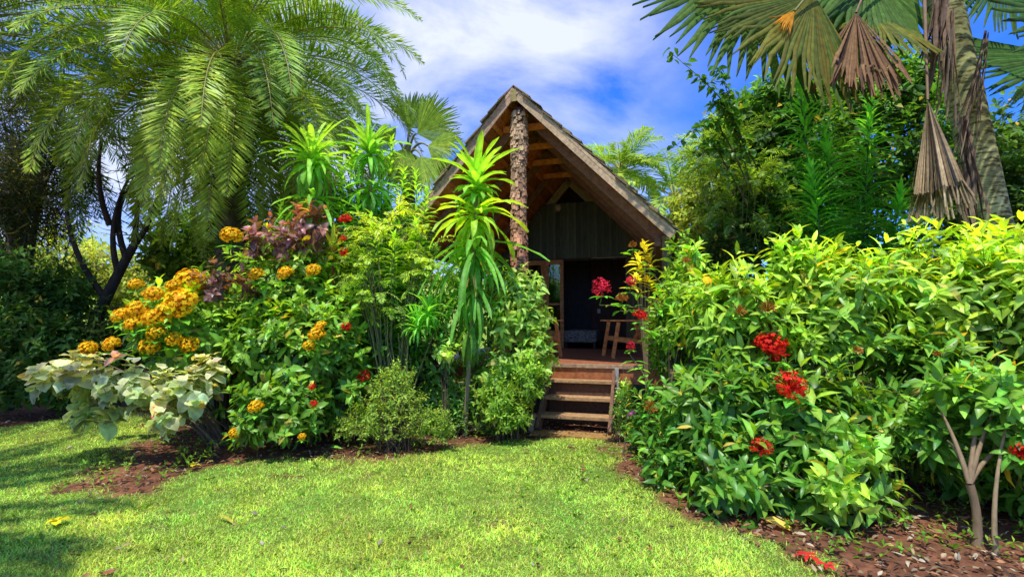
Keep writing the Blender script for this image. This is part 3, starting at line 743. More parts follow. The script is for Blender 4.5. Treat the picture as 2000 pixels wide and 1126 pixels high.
# lamp behind the glass
p = cpt((-.42, 5.2, 0)); tl_ = empty('table_lamp', 'small orange shaded lamp on a stand behind the narrow door pane', 'lamp', (p[0], p[1], .87), CR)
g = Geo(); tube(g, [[0, 0, 0], [0, 0, .02], [0, 0, .03], [0, 0, .75]], [.12, .12, .02, .015], DKBR, 12); g.obj('stand', REDW, tl_)
g = Geo(); tube(g, [[0, 0, .72], [0, 0, .95]], [.11, .07], (.75, .25, .05), 16); g.obj('lamp_shade', DRY, tl_)

# ================================================================== PLANTS
def straight(p0, p1, n=9, bow=(0, 0, 0)):
    return bez(p0, (np.asarray(p0) + np.asarray(p1)) / 2 + np.asarray(bow), p1, n)
def palm(name, label, crown, trunk_r, base, seed, nf, L, elev=(1.35, -.75), az=None, kw=None, skip=None, trunkc=(.16, .12, .08), group=None, sag=(.75, 1.25), azc=None):
    rg = R(seed); pl = Plant(name, label, 'palm tree', base, group); kw = dict(kw or {})
    crown = np.asarray(crown, float); g = Geo()
    pts = bez([base[0], base[1], -.1], [(base[0] * 1.2 + crown[0] * .8) / 2, (base[1] + crown[1]) / 2, crown[2] * .5], crown, 22)
    rad = trunk_r * (1 + .12 * np.sin(np.arange(22) * 2.1) * .4); tube(g, pts, rad, trunkc, 14)
    for i in range(30):
        th = rg.uniform(0, 6.28); a = np.array([math.cos(th), math.sin(th), 0]); q = crown - UP * rg.uniform(.0, .55)
        tube(g, [q + a * trunk_r * .6, q + a * trunk_r * 1.3 + UP * .16], [.035, .015], (.25, .16, .07), 4)
    pl.part(g, 'trunk', BARK)
    c = np.array(kw.pop('c', (.10, .22, .025)))
    for i in range(nf):
        f = (i + .5) / nf; e = elev[0] + (elev[1] - elev[0]) * f ** .9 + rg.normal(0, .08)
        th = (i * 2.399 + rg.normal(0, .2)) if azc is None else azc[0] + (((i * .618) % 1) - .5) * azc[1]
        d = np.array([math.cos(th) * math.cos(e), math.sin(th) * math.cos(e), math.sin(e)])
        g = Geo(); gs = Geo()
        cc = c * rg.uniform(.8, 1.2) * (np.array([1.25, 1.1, .9]) if f > .6 else 1)
        ll = L * (1 - .12 * f) * rg.uniform(.9, 1.08)
        frond(g, g, crown + d * np.array([1, 1, .5]) * trunk_r * .8, d, ll, rg, c=cc, sag=rg.uniform(*sag) * (1 if f < .6 else .85), **kw)
        pl.part(g, 'frond', FROND)
    return pl
# large date palm over the left bed
pc = A(452, 128, 8.8)
dp = palm('date_palm', 'largest palm on the left with arching feathery fronds above the flower bed', pc, .24, (-4.9, 9.0), 31, 118, 3.75,
     elev=(1.4, -1.0), kw=dict(nl=140, ll=.46, lw=.027, vee=.8, c=(.235, .345, .045), stemc=(.30, .27, .09), clump=.004), sag=(.85, 1.3))
# hanging ferns and vine on its trunk
g = Geo(); rg = R(77); k = 420
z = rg.uniform(.6, 4.9, k); th = rg.uniform(0, 6.28, k); a = np.stack([np.cos(th), np.sin(th), np.zeros(k)], 1)
q = np.stack([np.interp(z, [0, pc[2]], [-4.9, pc[0]]), np.interp(z, [0, pc[2]], [9.0, pc[1]]), z], 1) + a * (.24 + rg.uniform(0, .28, (k, 1)))
twigs(g, q, a - UP * .8 + rg.normal(0, .3, (k, 3)), rg, 5, .05, .13, .05, (.1, .2, .03), (.04, .11, .02), seg=2)
dp.part(g, 'climber', FAR)
palm('date_palm', 'darker palm at the top left corner whose fronds reach in from the left edge', A(-110, 60, 8.0), .26, (-9.6, 8.4), 32, 46, 4.4,
     elev=(1.1, -.55), kw=dict(nl=105, ll=.44, lw=.028, vee=.6, c=(.09, .16, .03), stemc=(.2, .2, .06)), azc=(-.15, 3.6), sag=(.6, 1.0))
palm('date_palm', 'tall palm beyond the left side of the lawn that shades the grass', (-7.3, .5, 7.0), .24, (-8.0, .3), 33, 64, 3.7,
     elev=(1.1, -.5), kw=dict(nl=64, ll=.45, lw=.06, vee=.3, c=(.1, .2, .03), stemc=(.2, .2, .06)), sag=(.6, 1.0))
# coconut palms behind the cabin
for (px, py, Y, L, sd, lab) in ((1212, 330, 15, 1.35, 41, 'pale green palm top peeping over the roof ridge slope, nearer the cabin'), (1318, 385, 14.5, 2.0, 42, 'palm top behind the cabin roof with a long yellow lit frond reaching right')):
    c = A(px, py, Y)
    palm('coconut_palm', lab, c, .13, (c[0] + .3, Y), sd, 24, L * 1.1, elev=(1.45, -.35), kw=dict(nl=46, ll=.46, lw=.05, vee=.15, c=(.27, .40, .05) if sd == 41 else (.20, .34, .05), stemc=(.4, .42, .12), rad=.022), sag=(.55, .95))

def fan_palm(name, label, base, crown, rad, fans, seed, extra=None, trunkc=(.42, .42, .17), top=None):
    rg = R(seed); pl = Plant(name, label, 'palm tree', base); crown = np.asarray(crown, float); g = Geo()
    pts = bez([base[0], base[1], -.1], (np.array([base[0], base[1], 0]) * .6 + crown * .4) + np.array([.12, 0, -.3]), crown, 60)
    rr = rad * np.linspace(1.12, .82, 60) * (1 + .012 * np.sin(np.arange(60) * 1.9) + rg.normal(0, .008, 60)); tube(g, pts, rr, trunkc, 20)
    pl.part(g, 'trunk', TRUNK)
    for (hx, hy, Y, tx, ty, tY, span, kind) in fans:
        hub = A(hx, hy, Y); tip = A(tx, ty, tY); d = tip - hub; Rr = np.linalg.norm(d); g = Geo()
        nf = np.array([.1, -1, .35]); dn = nrm(d)
        if kind == 'green': a = dict(c=(.05, .13, .02), c2=(.10, .18, .03), droop=.12, split=.66, messy=.07)
        elif kind == 'bright': a = dict(c=(.16, .30, .03), c2=(.30, .40, .05), droop=.25, split=.62)
        elif kind == 'olive': a = dict(c=(.22, .19, .025), c2=(.09, .15, .025), droop=.16, messy=.12, split=.64)
        elif kind == 'orange': a = dict(c=(.75, .28, .01), c2=(.6, .3, .02), droop=.1, messy=.1)
        elif kind == 'dead': a = dict(c=(.34, .19, .07), c2=(.16, .08, .035), droop=.15, messy=.12, crumple=.06, split=.74, wm=2.2)
        else: a = dict(c=(.42, .33, .19), c2=(.24, .17, .09), droop=.1, messy=.10, crumple=.05, split=.82, wm=3.)
        ns = int(span * 36) if kind not in ('dead', 'grey') else 52
        if kind in ('dead', 'grey'):
            for q in range(2 if kind == 'grey' else 1): fan_leaf(g, hub + UP * .02 * q, dn + rg.normal(0, .04, 3), nf + rg.normal(0, .5, 3), Rr * (1 - .12 * q), rg, span=span, nseg=ns, **a)
        else: fan_leaf(g, hub, dn, nf + rg.normal(0, .15, 3), Rr, rg, span=span, nseg=ns, **a)
        o = pl.part(g, 'dead_fan' if kind in ('dead', 'grey') else 'fan_leaf', DRY if kind in ('dead', 'grey') else FANL, True,
                {'dead': 'brown dried hanging fan', 'grey': 'pale grey brown folded hanging fan', 'orange': 'small orange folded leaf'}.get(kind))
        g = Geo(); c0 = crown - UP * .1; mid = (hub + c0) / 2 + UP * .35
        tube(g, bez(c0, mid, hub, 10), np.linspace(.035, .014, 10), (.22, .22, .07) if kind not in ('dead', 'grey') else (.28, .18, .1), 5); g.v = [v - pl.b for v in g.v]
        g.obj('petiole', STEM, o)
    if extra: extra(pl, rg)
    return pl
def trunk_mat():
    m = solid_mat('palm_trunk_skin', .85, .2, 3.2, .35, 1.55, .4, (1, 1, 1), .02); nt = m.node_tree; N = nt.nodes; L = nt.links
    pb = [n for n in N if n.type == 'BSDF_PRINCIPLED'][0]
    old = pb.inputs['Base Color'].links[0].from_socket
    tc = N.new('ShaderNodeTexCoord'); mp = N.new('ShaderNodeMapping'); mp.inputs['Scale'].default_value = (5, 5, 16); L.new(tc.outputs['Object'], mp.inputs[0])
    nz = N.new('ShaderNodeTexNoise'); nz.inputs['Scale'].default_value = 2.; nz.inputs['Detail'].default_value = 7; L.new(mp.outputs[0], nz.inputs['Vector'])
    cr = N.new('ShaderNodeValToRGB'); cr.color_ramp.elements[0].position = .38; cr.color_ramp.elements[1].position = .52; cr.color_ramp.elements[0].color = (.25, .22, .16, 1)
    L.new(nz.outputs['Fac'], cr.inputs[0]); mx = N.new('ShaderNodeVectorMath'); mx.operation = 'MULTIPLY'
    L.new(old, mx.inputs[0]); L.new(cr.outputs[0], mx.inputs[1]); L.new(mx.outputs[0], pb.inputs['Base Color']); return m
TRUNK = trunk_mat()
def husks(pl, rg):
    for (ax, ay, bx, by, w_) in ((1838, -40, 1822, 120, .05), (1850, -30, 1832, 205, .045), (1862, 20, 1850, 250, .03), (1925, 60, 1880, 330, .018), (1880, 230, 1915, 470, .05), (1875, 330, 1895, 470, .06)):
        a = A(ax, ay, 5.95); b = A(bx, by, 5.85); k = 16; g = Geo(); P = a + rg.normal(0, w_ * .5, (k, 3)); D = nrm(b - a) + rg.normal(0, .03, (k, 3))
        leaves(g, P, D, np.tile([0, -1., 0], (k, 1)) + rg.normal(0, .5, (k, 3)), np.linalg.norm(b - a) * rg.uniform(.5, 1.05, k), w_ * rg.uniform(.4, 1.3, k), hsvish((.27, .19, .12), rg, k, .4, .05), 9, 'strap', rg.uniform(-.1, .2, k), .4, -.3, True, .3, rg)
        pl.part(g, 'husk', DRY, True)
fan_palm('fan_palm', 'tall fan palm at the right edge with mottled leaning trunk and hanging dead fans', A(2012, 700, 6.3)[:2], A(1800, -200, 6.2), .205,
    [(1490, -60, 6.2, 1345, 130, 5.7, 1.15, 'green'), (1590, -10, 5.8, 1475, 150, 5.5, 1.1, 'olive'), (1600, -30, 6.4, 1560, 120, 6.2, 1.2, 'green'), (1690, -60, 6.5, 1640, 90, 6.0, 1.2, 'green'),
     (1700, 20, 6.2, 1755, 110, 5.7, .9, 'olive'), (1672, 25, 5.9, 1672, 185, 5.6, .46, 'dead'), (1812, 195, 5.8, 1850, 420, 5.6, .19, 'grey'), (2110, 40, 5.8, 1950, 120, 5.3, 1.15, 'green'),
     (2090, 110, 6.6, 1975, 230, 6.2, 1.2, 'green'), (1552, 22, 5.6, 1520, 58, 5.5, .35, 'orange'), (1450, -110, 7.2, 1400, 20, 7.2, 1.3, 'green'), (1760, -90, 7.4, 1760, 60, 7.2, 1.2, 'green'), (1640, 0, 6.9, 1590, 150, 6.7, 1.0, 'olive'), (1960, -60, 7.0, 1990, 80, 6.8, 1.3, 'green')], 51, husks)
fan_palm('fan_palm', 'smaller fan palm behind the left garden bed, bright fans beside the roof', A(800, 640, 10)[:2], A(795, 305, 10), .15,
    [(815, 262, 9.8, 895, 205, 9.6, 1.0, 'bright'), (835, 285, 9.6, 905, 285, 9.3, .95, 'bright'), (822, 305, 9.5, 845, 375, 9.2, 1.1, 'bright'), (790, 290, 9.8, 780, 375, 9.6, 1.1, 'bright'), (800, 250, 10.3, 835, 180, 10.4, 1.1, 'bright'), (770, 280, 10, 720, 260, 10, 1.2, 'bright')], 52, trunkc=(.2, .15, .1))

def tree(name, label, ells, base, n, seed, L=.2, W=.1, cnew_lit=(.2, .36, .04), cold=(.04, .13, .02), trunk_r=.12, group=None, pairs=4, trunkc=(.12, .09, .06), cat='tree', mat=None, droopy=False, kinds='oval', thin=False):
    rg = R(seed); pl = Plant(name, label, cat, base, group)
    T, O = shell(ells, n, rg, .2, (1., .82, .6), (.6, .25, .15), -.95)
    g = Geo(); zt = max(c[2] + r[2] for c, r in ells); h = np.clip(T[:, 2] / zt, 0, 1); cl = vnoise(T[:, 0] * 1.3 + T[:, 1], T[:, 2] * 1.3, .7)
    nf = np.clip(h ** 2 * .7 + cl * .22 + rg.normal(0, .12, n), 0, 1)  # crown tops and clumps tinted paler: sunlit patches painted in with new leaves
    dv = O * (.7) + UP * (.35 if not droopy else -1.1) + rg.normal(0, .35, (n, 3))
    twigs(g, T, dv, rg, pairs, L * .35, L, W, cnew_lit, cold, new_lit=nf, seg=2, prof=kinds, opp=2); pl.part(g, 'crown', mat or FAR)
    g = Geo(); top = np.mean([c for c, _ in ells], 0)
    b0 = np.array([base[0], base[1], -.1]); tp = np.array([top[0] * .6 + base[0] * .4, top[1] * .6 + base[1] * .4, top[2]])
    trk = bez(b0, [base[0], base[1], top[2] * .5], tp, 12); tube(g, trk, np.linspace(trunk_r, trunk_r * .5, 12), trunkc, 9)
    for i in rg.choice(n, min(n, 34), replace=False):
        s = trk[rg.integers(3, 11)]; tube(g, bez(s, (s + T[i]) / 2 + UP * .2, T[i], 6), np.linspace(trunk_r * .35, .008, 6), trunkc, 4)
    pl.part(g, 'trunk', BARK); return pl
# ---------------------------------------------- dracaenas
def dracaena(name, label, base, tip, seed, tiers, rad=.03, stemc=(.24, .2, .11)):
    rg = R(seed); pl = Plant(name, label, 'shrub', base); g = Geo()
    pts = straight([base[0], base[1], -.05], tip, 14, (.03, 0, 0)); tube(g, pts, np.linspace(rad, rad * .7, 14), stemc, 9); pl.part(g, 'stem', STEM)
    for (f, kw, nm) in tiers:
        i = f * 13; i0 = int(min(i, 12)); p = pts[i0] * (1 - (i - i0)) + pts[i0 + 1] * (i - i0); g = Geo()
        rosette(g, p, pts[13] - pts[11] + np.array([0, 0, .1]), rg=rg, **kw); pl.part(g, nm, LEAFB)
    return pl
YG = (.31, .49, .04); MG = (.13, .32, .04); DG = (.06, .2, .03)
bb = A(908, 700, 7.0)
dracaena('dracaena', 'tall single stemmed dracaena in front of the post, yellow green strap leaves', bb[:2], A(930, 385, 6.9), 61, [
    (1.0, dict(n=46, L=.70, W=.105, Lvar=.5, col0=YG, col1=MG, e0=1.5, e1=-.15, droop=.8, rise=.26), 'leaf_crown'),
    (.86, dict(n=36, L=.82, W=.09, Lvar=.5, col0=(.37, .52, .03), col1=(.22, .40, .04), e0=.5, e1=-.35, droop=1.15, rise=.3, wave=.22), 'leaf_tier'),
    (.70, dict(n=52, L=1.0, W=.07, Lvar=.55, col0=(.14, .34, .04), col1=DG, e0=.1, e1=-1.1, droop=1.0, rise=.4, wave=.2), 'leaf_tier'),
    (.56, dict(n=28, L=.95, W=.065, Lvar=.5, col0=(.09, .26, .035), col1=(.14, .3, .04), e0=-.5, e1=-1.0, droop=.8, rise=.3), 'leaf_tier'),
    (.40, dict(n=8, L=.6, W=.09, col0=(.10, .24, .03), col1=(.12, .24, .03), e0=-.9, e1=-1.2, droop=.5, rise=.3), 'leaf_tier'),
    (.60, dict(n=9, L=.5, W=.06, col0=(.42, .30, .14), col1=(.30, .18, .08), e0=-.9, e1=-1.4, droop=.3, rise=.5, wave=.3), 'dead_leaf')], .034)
bb = A(612, 640, 7.1)
dracaena('dracaena', 'bright dracaena rising behind the copper leaved shrubs, third from the cabin', bb[:2], A(612, 335, 7.0), 62, [
    (1.0, dict(n=70, L=.70, W=.085, Lvar=.5, col0=(.28, .46, .05), col1=(.14, .34, .04), e0=1.45, e1=-.4, droop=.95, rise=.2), 'leaf_crown'),
    (.84, dict(n=30, L=.68, W=.085, col0=(.2, .42, .05), col1=DG, e0=.3, e1=-.7, droop=1.0, rise=.25), 'leaf_tier')])
bb = A(735, 640, 7.3)
dracaena('dracaena', 'upright light green dracaena beside the fine leaved oleander, second from the cabin', bb[:2], A(722, 315, 7.2), 63, [
    (1.0, dict(n=60, L=.62, W=.07, Lvar=.5, col0=(.24, .42, .05), col1=(.12, .32, .04), e0=1.45, e1=-.3, droop=.9, rise=.2), 'leaf_crown'),
    (.86, dict(n=24, L=.5, W=.07, col0=(.16, .38, .04), col1=DG, e0=.3, e1=-.6, droop=.9, rise=.25), 'leaf_tier')])
# cordyline with red leaf bases
bb = A(650, 650, 6.9)
dracaena('cordyline', 'cordyline with green and red strap leaves among the orange flowers', bb[:2], A(650, 500, 6.9), 64, [
    (1.0, dict(n=16, L=.42, W=.06, col0=(.4, .5, .05), col1=(.42, .16, .06), e0=1.45, e1=.3, droop=.4, rise=.1), 'leaf_crown')], .016, (.3, .06, .04))

# ---------------------------------------------- narrow-leaved whorl shrubs
def whorl(name, label, stems, seed, n, L, W, c, ctop, rad=.014, **kw):
    rg = R(seed); b = np.mean([s[0][:2] for s in stems], 0); pl = Plant(name, label, 'shrub', b)
    gs = Geo(); g = Geo()
    for (p0, p1) in stems:
        bow = np.array([rg.normal(0, .08), rg.normal(0, .08), 0])
        whorl_stem(g, gs, straight(p0, p1, 16, bow), rg, n, L, W, c, ctop, rad=rad, **kw)
    pl.part(gs, 'stem', STEM); pl.part(g, 'foliage', LEAF); return pl
def ST(px0, py0, Y0, px1, py1, Y1):
    a = A(px0, py0, Y0); a[2] = max(a[2], 0) if py0 < 700 else 0; return (a, A(px1, py1, Y1))
whorl('oleander', 'narrow leaved upright shrub between the dracaenas on the left', [ST(745, 760, 7.4, 745, 300, 7.4), ST(770, 760, 7.5, 790, 330, 7.3), ST(720, 760, 7.3, 700, 380, 7.2), ST(760, 760, 7.2, 725, 420, 7.0), ST(800, 760, 7.5, 835, 370, 7.5), ST(810, 760, 7.4, 812, 430, 7.2), ST(760, 760, 7.0, 770, 460, 6.9), ST(690, 760, 7.3, 668, 330, 7.3), ST(680, 760, 7.3, 690, 285, 7.4), ST(740, 760, 7.5, 765, 270, 7.6), ST(650, 760, 7.3, 640, 400, 7.1), ST(800, 760, 7.6, 812, 335, 7.7), ST(540, 760, 7.3, 550, 400, 7.2)], 71, 190, .28, .040, (.07, .22, .03), (.30, .50, .05), frac=.2)
whorl('tall_shrub', 'tall feathery dark green shrub with whorled narrow leaves, between vine and palm trunk', [ST(1650, 800, 7.2, 1560, 150, 7.0), ST(1655, 800, 7.1, 1612, 255, 6.9), ST(1665, 800, 7.4, 1700, 200, 7.3), ST(1640, 800, 7.0, 1585, 330, 6.8), ST(1690, 800, 7.2, 1760, 370, 7.2)], 72, 280, .50, .045, (.04, .20, .03), (.14, .40, .05), frac=.3, elev=.45, rad=.02)
whorl('young_shrub', 'low spiky shrub of narrow leaves under the right fan palm', [ST(1690, 700, 7.4, 1680, 395, 7.3), ST(1640, 700, 7.4, 1630, 420, 7.3), ST(1770, 700, 7.4, 1790, 400, 7.3), ST(1590, 700, 7.3, 1570, 420, 7.2)], 73, 130, .34, .03, (.035, .19, .04), (.08, .3, .05), frac=.3)
# grassy clump in the middle of the bed
rg = R(74); pc_ = A(790, 690, 6.7); pl = Plant('grassy_clump', 'fountain of narrow bright green leaves low in the middle of the left bed', 'plant', pc_)
g = Geo()
for q in range(5):
    rosette(g, A(rg.uniform(750, 850), rg.uniform(620, 650), rg.uniform(6.6, 7.0)), UP, 30, .36, .032, rg, (.16, .4, .05), e0=1.5, e1=-.1, droop=.9, seg=5)
pl.part(g, 'foliage', LEAFB); g = Geo()
for q in range(6): tube(g, bez([pc_[0] + rg.normal(0, .1), pc_[1], 0], [pc_[0], pc_[1], .5], A(rg.uniform(750, 850), 650, 6.8)), .01, (.12, .14, .05), 4)
pl.part(g, 'stem', STEM)

# ---------------------------------------------- feathery yellow-tipped shrub (small pinnate fronds)
def feather(name, label, ells, base, n, seed, L, c, nl=16, ll=.07, lw=.016, stemc=(.2, .2, .08), elev=(.2, 1.2), vee=.1, group=None, sag=(.7, 1.1)):
    rg = R(seed); pl = Plant(name, label, 'shrub', base, group); T, O = shell(ells, n, rg); g = Geo(); gs = Geo()
    zt = max(q[2] + r[2] for q, r in ells)
    for i in range(n):
        h = np.clip(T[i][2] / zt, 0, 1) ** 2
        for q in range(2):
            d = nrm(O[i] + UP * rg.uniform(*elev) + rg.normal(0, .35, 3)); cc = np.asarray(c[0]) * (1 - h) + np.asarray(c[1]) * h
            frond(g, gs, T[i] - d * L * .3, d, L * rg.uniform(.7, 1.15), rg, nl=nl, ll=ll, lw=lw, c=cc * rg.uniform(.75, 1.2), sag=rg.uniform(*sag), vee=vee, stemc=stemc, rad=.004, seg=2)
        if i % 3 == 0: tube(gs, bez([base[0] + rg.normal(0, .08), base[1] + rg.normal(0, .08), 0], [(base[0] * 2 + T[i][0]) / 3, (base[1] * 2 + T[i][1]) / 3, T[i][2] * .6], T[i]), np.linspace(.014, .004, 7), stemc, 4)
    pl.part(g, 'foliage', LEAFB); pl.part(gs, 'stem', STEM); pl.ells = ells; return pl
feather('feathery_shrub', 'feathery shrub with yellow drooping new fronds left of the dracaena', [ELL(700, 800, 400, 560, 6.8, .35), ELL(800, 870, 440, 580, 7.0, .35), ELL(690, 760, 500, 640, 6.7, .3)], A(760, 700, 6.9), 95, 81, .42, ((.14, .34, .03), (.5, .58, .05)), ll=.085, lw=.018)
feather('feathery_shrub', 'yellow green feathery bush leaning over the right end of the roof', [ELL(1350, 1470, 250, 360, 8.6, .6), ELL(1390, 1520, 330, 470, 8.4, .7)], A(1440, 700, 8.6), 120, 82, .62, ((.10, .22, .03), (.25, .38, .05)), nl=18, ll=.12, lw=.024)

# ---------------------------------------------- shrubs of the left bed
OV = dict(pairs=4, space=.055, L=.21, W=.095, cnew_lit=(.32, .52, .05), cold=(.045, .18, .022), prof='oval', droop=.35)
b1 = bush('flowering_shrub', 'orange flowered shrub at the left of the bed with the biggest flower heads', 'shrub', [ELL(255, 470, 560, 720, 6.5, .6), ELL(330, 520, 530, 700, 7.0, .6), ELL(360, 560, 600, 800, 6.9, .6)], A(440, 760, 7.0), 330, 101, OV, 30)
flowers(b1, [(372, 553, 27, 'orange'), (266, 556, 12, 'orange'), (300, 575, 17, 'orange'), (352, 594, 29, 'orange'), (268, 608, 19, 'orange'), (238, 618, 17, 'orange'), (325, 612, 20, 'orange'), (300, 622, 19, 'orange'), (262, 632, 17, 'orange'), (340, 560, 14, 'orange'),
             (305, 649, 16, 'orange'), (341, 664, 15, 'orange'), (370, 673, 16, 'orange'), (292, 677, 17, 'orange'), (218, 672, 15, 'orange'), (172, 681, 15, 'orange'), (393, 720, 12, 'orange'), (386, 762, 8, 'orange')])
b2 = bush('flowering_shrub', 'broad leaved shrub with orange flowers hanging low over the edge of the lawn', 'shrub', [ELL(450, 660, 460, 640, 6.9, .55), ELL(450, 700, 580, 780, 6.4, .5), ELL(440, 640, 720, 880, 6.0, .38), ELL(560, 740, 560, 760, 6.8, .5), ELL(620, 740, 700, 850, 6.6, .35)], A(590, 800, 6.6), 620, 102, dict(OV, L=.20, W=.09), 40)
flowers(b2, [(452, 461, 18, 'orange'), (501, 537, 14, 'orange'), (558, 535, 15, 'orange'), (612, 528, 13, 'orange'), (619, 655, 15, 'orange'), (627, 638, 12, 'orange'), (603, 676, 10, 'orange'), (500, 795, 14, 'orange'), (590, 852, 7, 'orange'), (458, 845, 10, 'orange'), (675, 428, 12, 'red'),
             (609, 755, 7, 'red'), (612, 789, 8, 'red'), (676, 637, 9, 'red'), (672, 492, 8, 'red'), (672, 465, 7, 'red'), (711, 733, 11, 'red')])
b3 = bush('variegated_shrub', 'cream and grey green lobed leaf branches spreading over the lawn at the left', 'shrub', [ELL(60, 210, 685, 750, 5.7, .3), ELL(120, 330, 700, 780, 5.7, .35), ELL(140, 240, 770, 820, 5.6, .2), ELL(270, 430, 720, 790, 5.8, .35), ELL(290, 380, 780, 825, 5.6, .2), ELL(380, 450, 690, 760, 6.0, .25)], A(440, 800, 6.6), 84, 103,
    dict(pairs=4, space=.06, L=.18, W=.17, cnew_lit=(.64, .62, .34), cold=(.36, .48, .22), prof='heart', droop=.6, rib=-.3, fold=.08, ang=(1.35, .8), wave=.06), 14, (.2, .15, .1), .012, top_new_lit=1.2, updir=.9, mat=LEAFB)
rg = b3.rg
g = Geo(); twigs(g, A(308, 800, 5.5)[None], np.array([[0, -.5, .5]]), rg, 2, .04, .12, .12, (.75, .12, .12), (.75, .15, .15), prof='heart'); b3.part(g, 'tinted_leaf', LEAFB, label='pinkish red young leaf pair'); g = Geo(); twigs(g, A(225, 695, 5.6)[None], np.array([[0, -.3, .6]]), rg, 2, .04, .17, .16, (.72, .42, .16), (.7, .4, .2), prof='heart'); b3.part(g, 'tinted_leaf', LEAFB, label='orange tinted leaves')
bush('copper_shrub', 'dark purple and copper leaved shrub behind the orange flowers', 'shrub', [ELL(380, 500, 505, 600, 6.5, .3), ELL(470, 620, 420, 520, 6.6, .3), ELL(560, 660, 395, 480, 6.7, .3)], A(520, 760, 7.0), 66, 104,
    dict(OV, L=.17, W=.1, cnew_lit=(.30, .13, .11), cold=(.13, .08, .07), prof='heart'), 16, top_new_lit=.9)
bush('yellowing_shrub', 'yellow green leafy shrub above the copper leaves, left of the dracaenas', 'shrub', [ELL(490, 600, 440, 540, 7.1, .35), ELL(570, 690, 480, 600, 7.1, .4)], A(590, 760, 7.3), 130, 105, dict(OV, L=.16, W=.06, cnew_lit=(.45, .52, .05), cold=(.14, .34, .03)), 14)
bush('green_shrub', 'dense dark green filler shrub behind the dracaena stem', 'shrub', [ELL(640, 800, 560, 820, 7.3, .45), ELL(780, 980, 540, 820, 7.5, .4), ELL(800, 940, 740, 840, 7.1, .25), ELL(860, 1000, 480, 640, 7.9, .35), ELL(690, 860, 430, 600, 7.9, .4)], A(820, 800, 7.6), 600, 106, dict(OV, L=.17, W=.06, cnew_lit=(.2, .42, .05), cold=(.05, .2, .03), prof='lance'), 40)
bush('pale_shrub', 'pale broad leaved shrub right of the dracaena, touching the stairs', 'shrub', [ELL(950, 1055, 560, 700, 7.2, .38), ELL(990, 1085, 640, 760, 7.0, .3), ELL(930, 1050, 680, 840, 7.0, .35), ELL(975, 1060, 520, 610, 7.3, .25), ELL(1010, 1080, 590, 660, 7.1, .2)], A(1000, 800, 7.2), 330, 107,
    dict(OV, L=.20, W=.085, cnew_lit=(.36, .52, .12), cold=(.10, .30, .05), droop=.6), 26, top_new_lit=.9, updir=.2, mat=LEAFB)
bush('pale_shrub', 'small leaved yellow green bush at the foot of the stairs, left side', 'shrub', [ELL(930, 1010, 730, 830, 6.6, .28), ELL(1000, 1065, 690, 790, 6.7, .22), ELL(950, 1035, 780, 848, 6.5, .2)], A(985, 830, 6.8), 230, 108, dict(OV, pairs=5, space=.03, L=.10, W=.04, cnew_lit=(.26, .44, .05), cold=(.08, .25, .03)), 26, rad=.007, mat=LEAFB)
bush('fine_leaved_bush', 'low airy bush of tiny leaves at the lawn edge in front of the dracaena', 'shrub', [ELL(700, 840, 740, 860, 6.2, .38), ELL(660, 760, 790, 860, 6.2, .25), ELL(800, 890, 790, 865, 6.2, .25), ELL(730, 810, 700, 770, 6.3, .22)], A(770, 860, 6.25), 520, 109,
    dict(OV, pairs=6, space=.024, L=.055, W=.026, cnew_lit=(.30, .46, .06), cold=(.10, .27, .04), seg=2), 60, rad=.006, top_new_lit=.8, spread=.5, mat=LEAFB, shells=((1., .8, .55), (.5, .3, .2)))
bush('green_seedling', 'small round leaved sapling between the dracaena stem and the feathery shrub', 'plant', [ELL(845, 895, 665, 705, 6.8, .12)], A(868, 800, 6.8), 14, 110, dict(OV, L=.13, W=.08, cnew_lit=(.2, .45, .12), cold=(.2, .45, .12), prof='heart'), 6, rad=.006)
bush('fern_clump', 'dark ferny ground plant at the foot of the dracaena', 'plant', [ELL(830, 930, 770, 850, 7.0, .3), ELL(900, 1000, 790, 850, 7.1, .25)], A(890, 830, 7.0), 110, 111, dict(OV, pairs=6, L=.09, W=.03, cnew_lit=(.12, .3, .05), cold=(.04, .15, .03), seg=2), 16, rad=.005)

# ---------------------------------------------- right hand shrubs
IX = dict(pairs=4, space=.07, L=.27, W=.084, cnew_lit=(.39, .57, .05), cold=(.025, .135, .018), prof='oval', droop=.35, ang=(1.2, .6))
r1 = bush('flowering_shrub', 'red flowered shrub touching the right side of the stairs', 'shrub', [ELL(1262, 1370, 560, 760, 6.5, .45), ELL(1290, 1360, 470, 760, 6.9, .25), ELL(1228, 1300, 765, 900, 6.0, .25), ELL(1290, 1420, 515, 700, 6.4, .5), ELL(1330, 1380, 470, 560, 6.3, .15), ELL(1245, 1400, 740, 900, 5.7, .45), ELL(1245, 1400, 830, 965, 5.0, .3)], A(1330, 840, 6.1), 510, 121, dict(IX, L=.19, W=.075, cnew_lit=(.34, .54, .05)), 36)
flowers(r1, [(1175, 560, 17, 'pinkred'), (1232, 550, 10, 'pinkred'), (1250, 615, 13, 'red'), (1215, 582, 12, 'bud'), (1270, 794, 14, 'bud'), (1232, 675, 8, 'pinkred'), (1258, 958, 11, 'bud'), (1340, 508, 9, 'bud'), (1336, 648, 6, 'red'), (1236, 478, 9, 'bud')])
r2 = bush('flowering_shrub', 'large rounded shrub with two red flower heads in the right foreground', 'shrub', [ELL(1340, 1540, 520, 760, 5.5, .6), ELL(1500, 1600, 455, 600, 5.4, .25), ELL(1290, 1520, 700, 980, 4.9, .5), ELL(1500, 1760, 480, 760, 5.4, .7), ELL(1450, 1720, 700, 980, 4.6, .5), ELL(1330, 1540, 850, 1030, 4.35, .35), ELL(1520, 1760, 860, 1050, 4.15, .32)], A(1540, 900, 4.8), 820, 122, IX, 44, rad=.009)
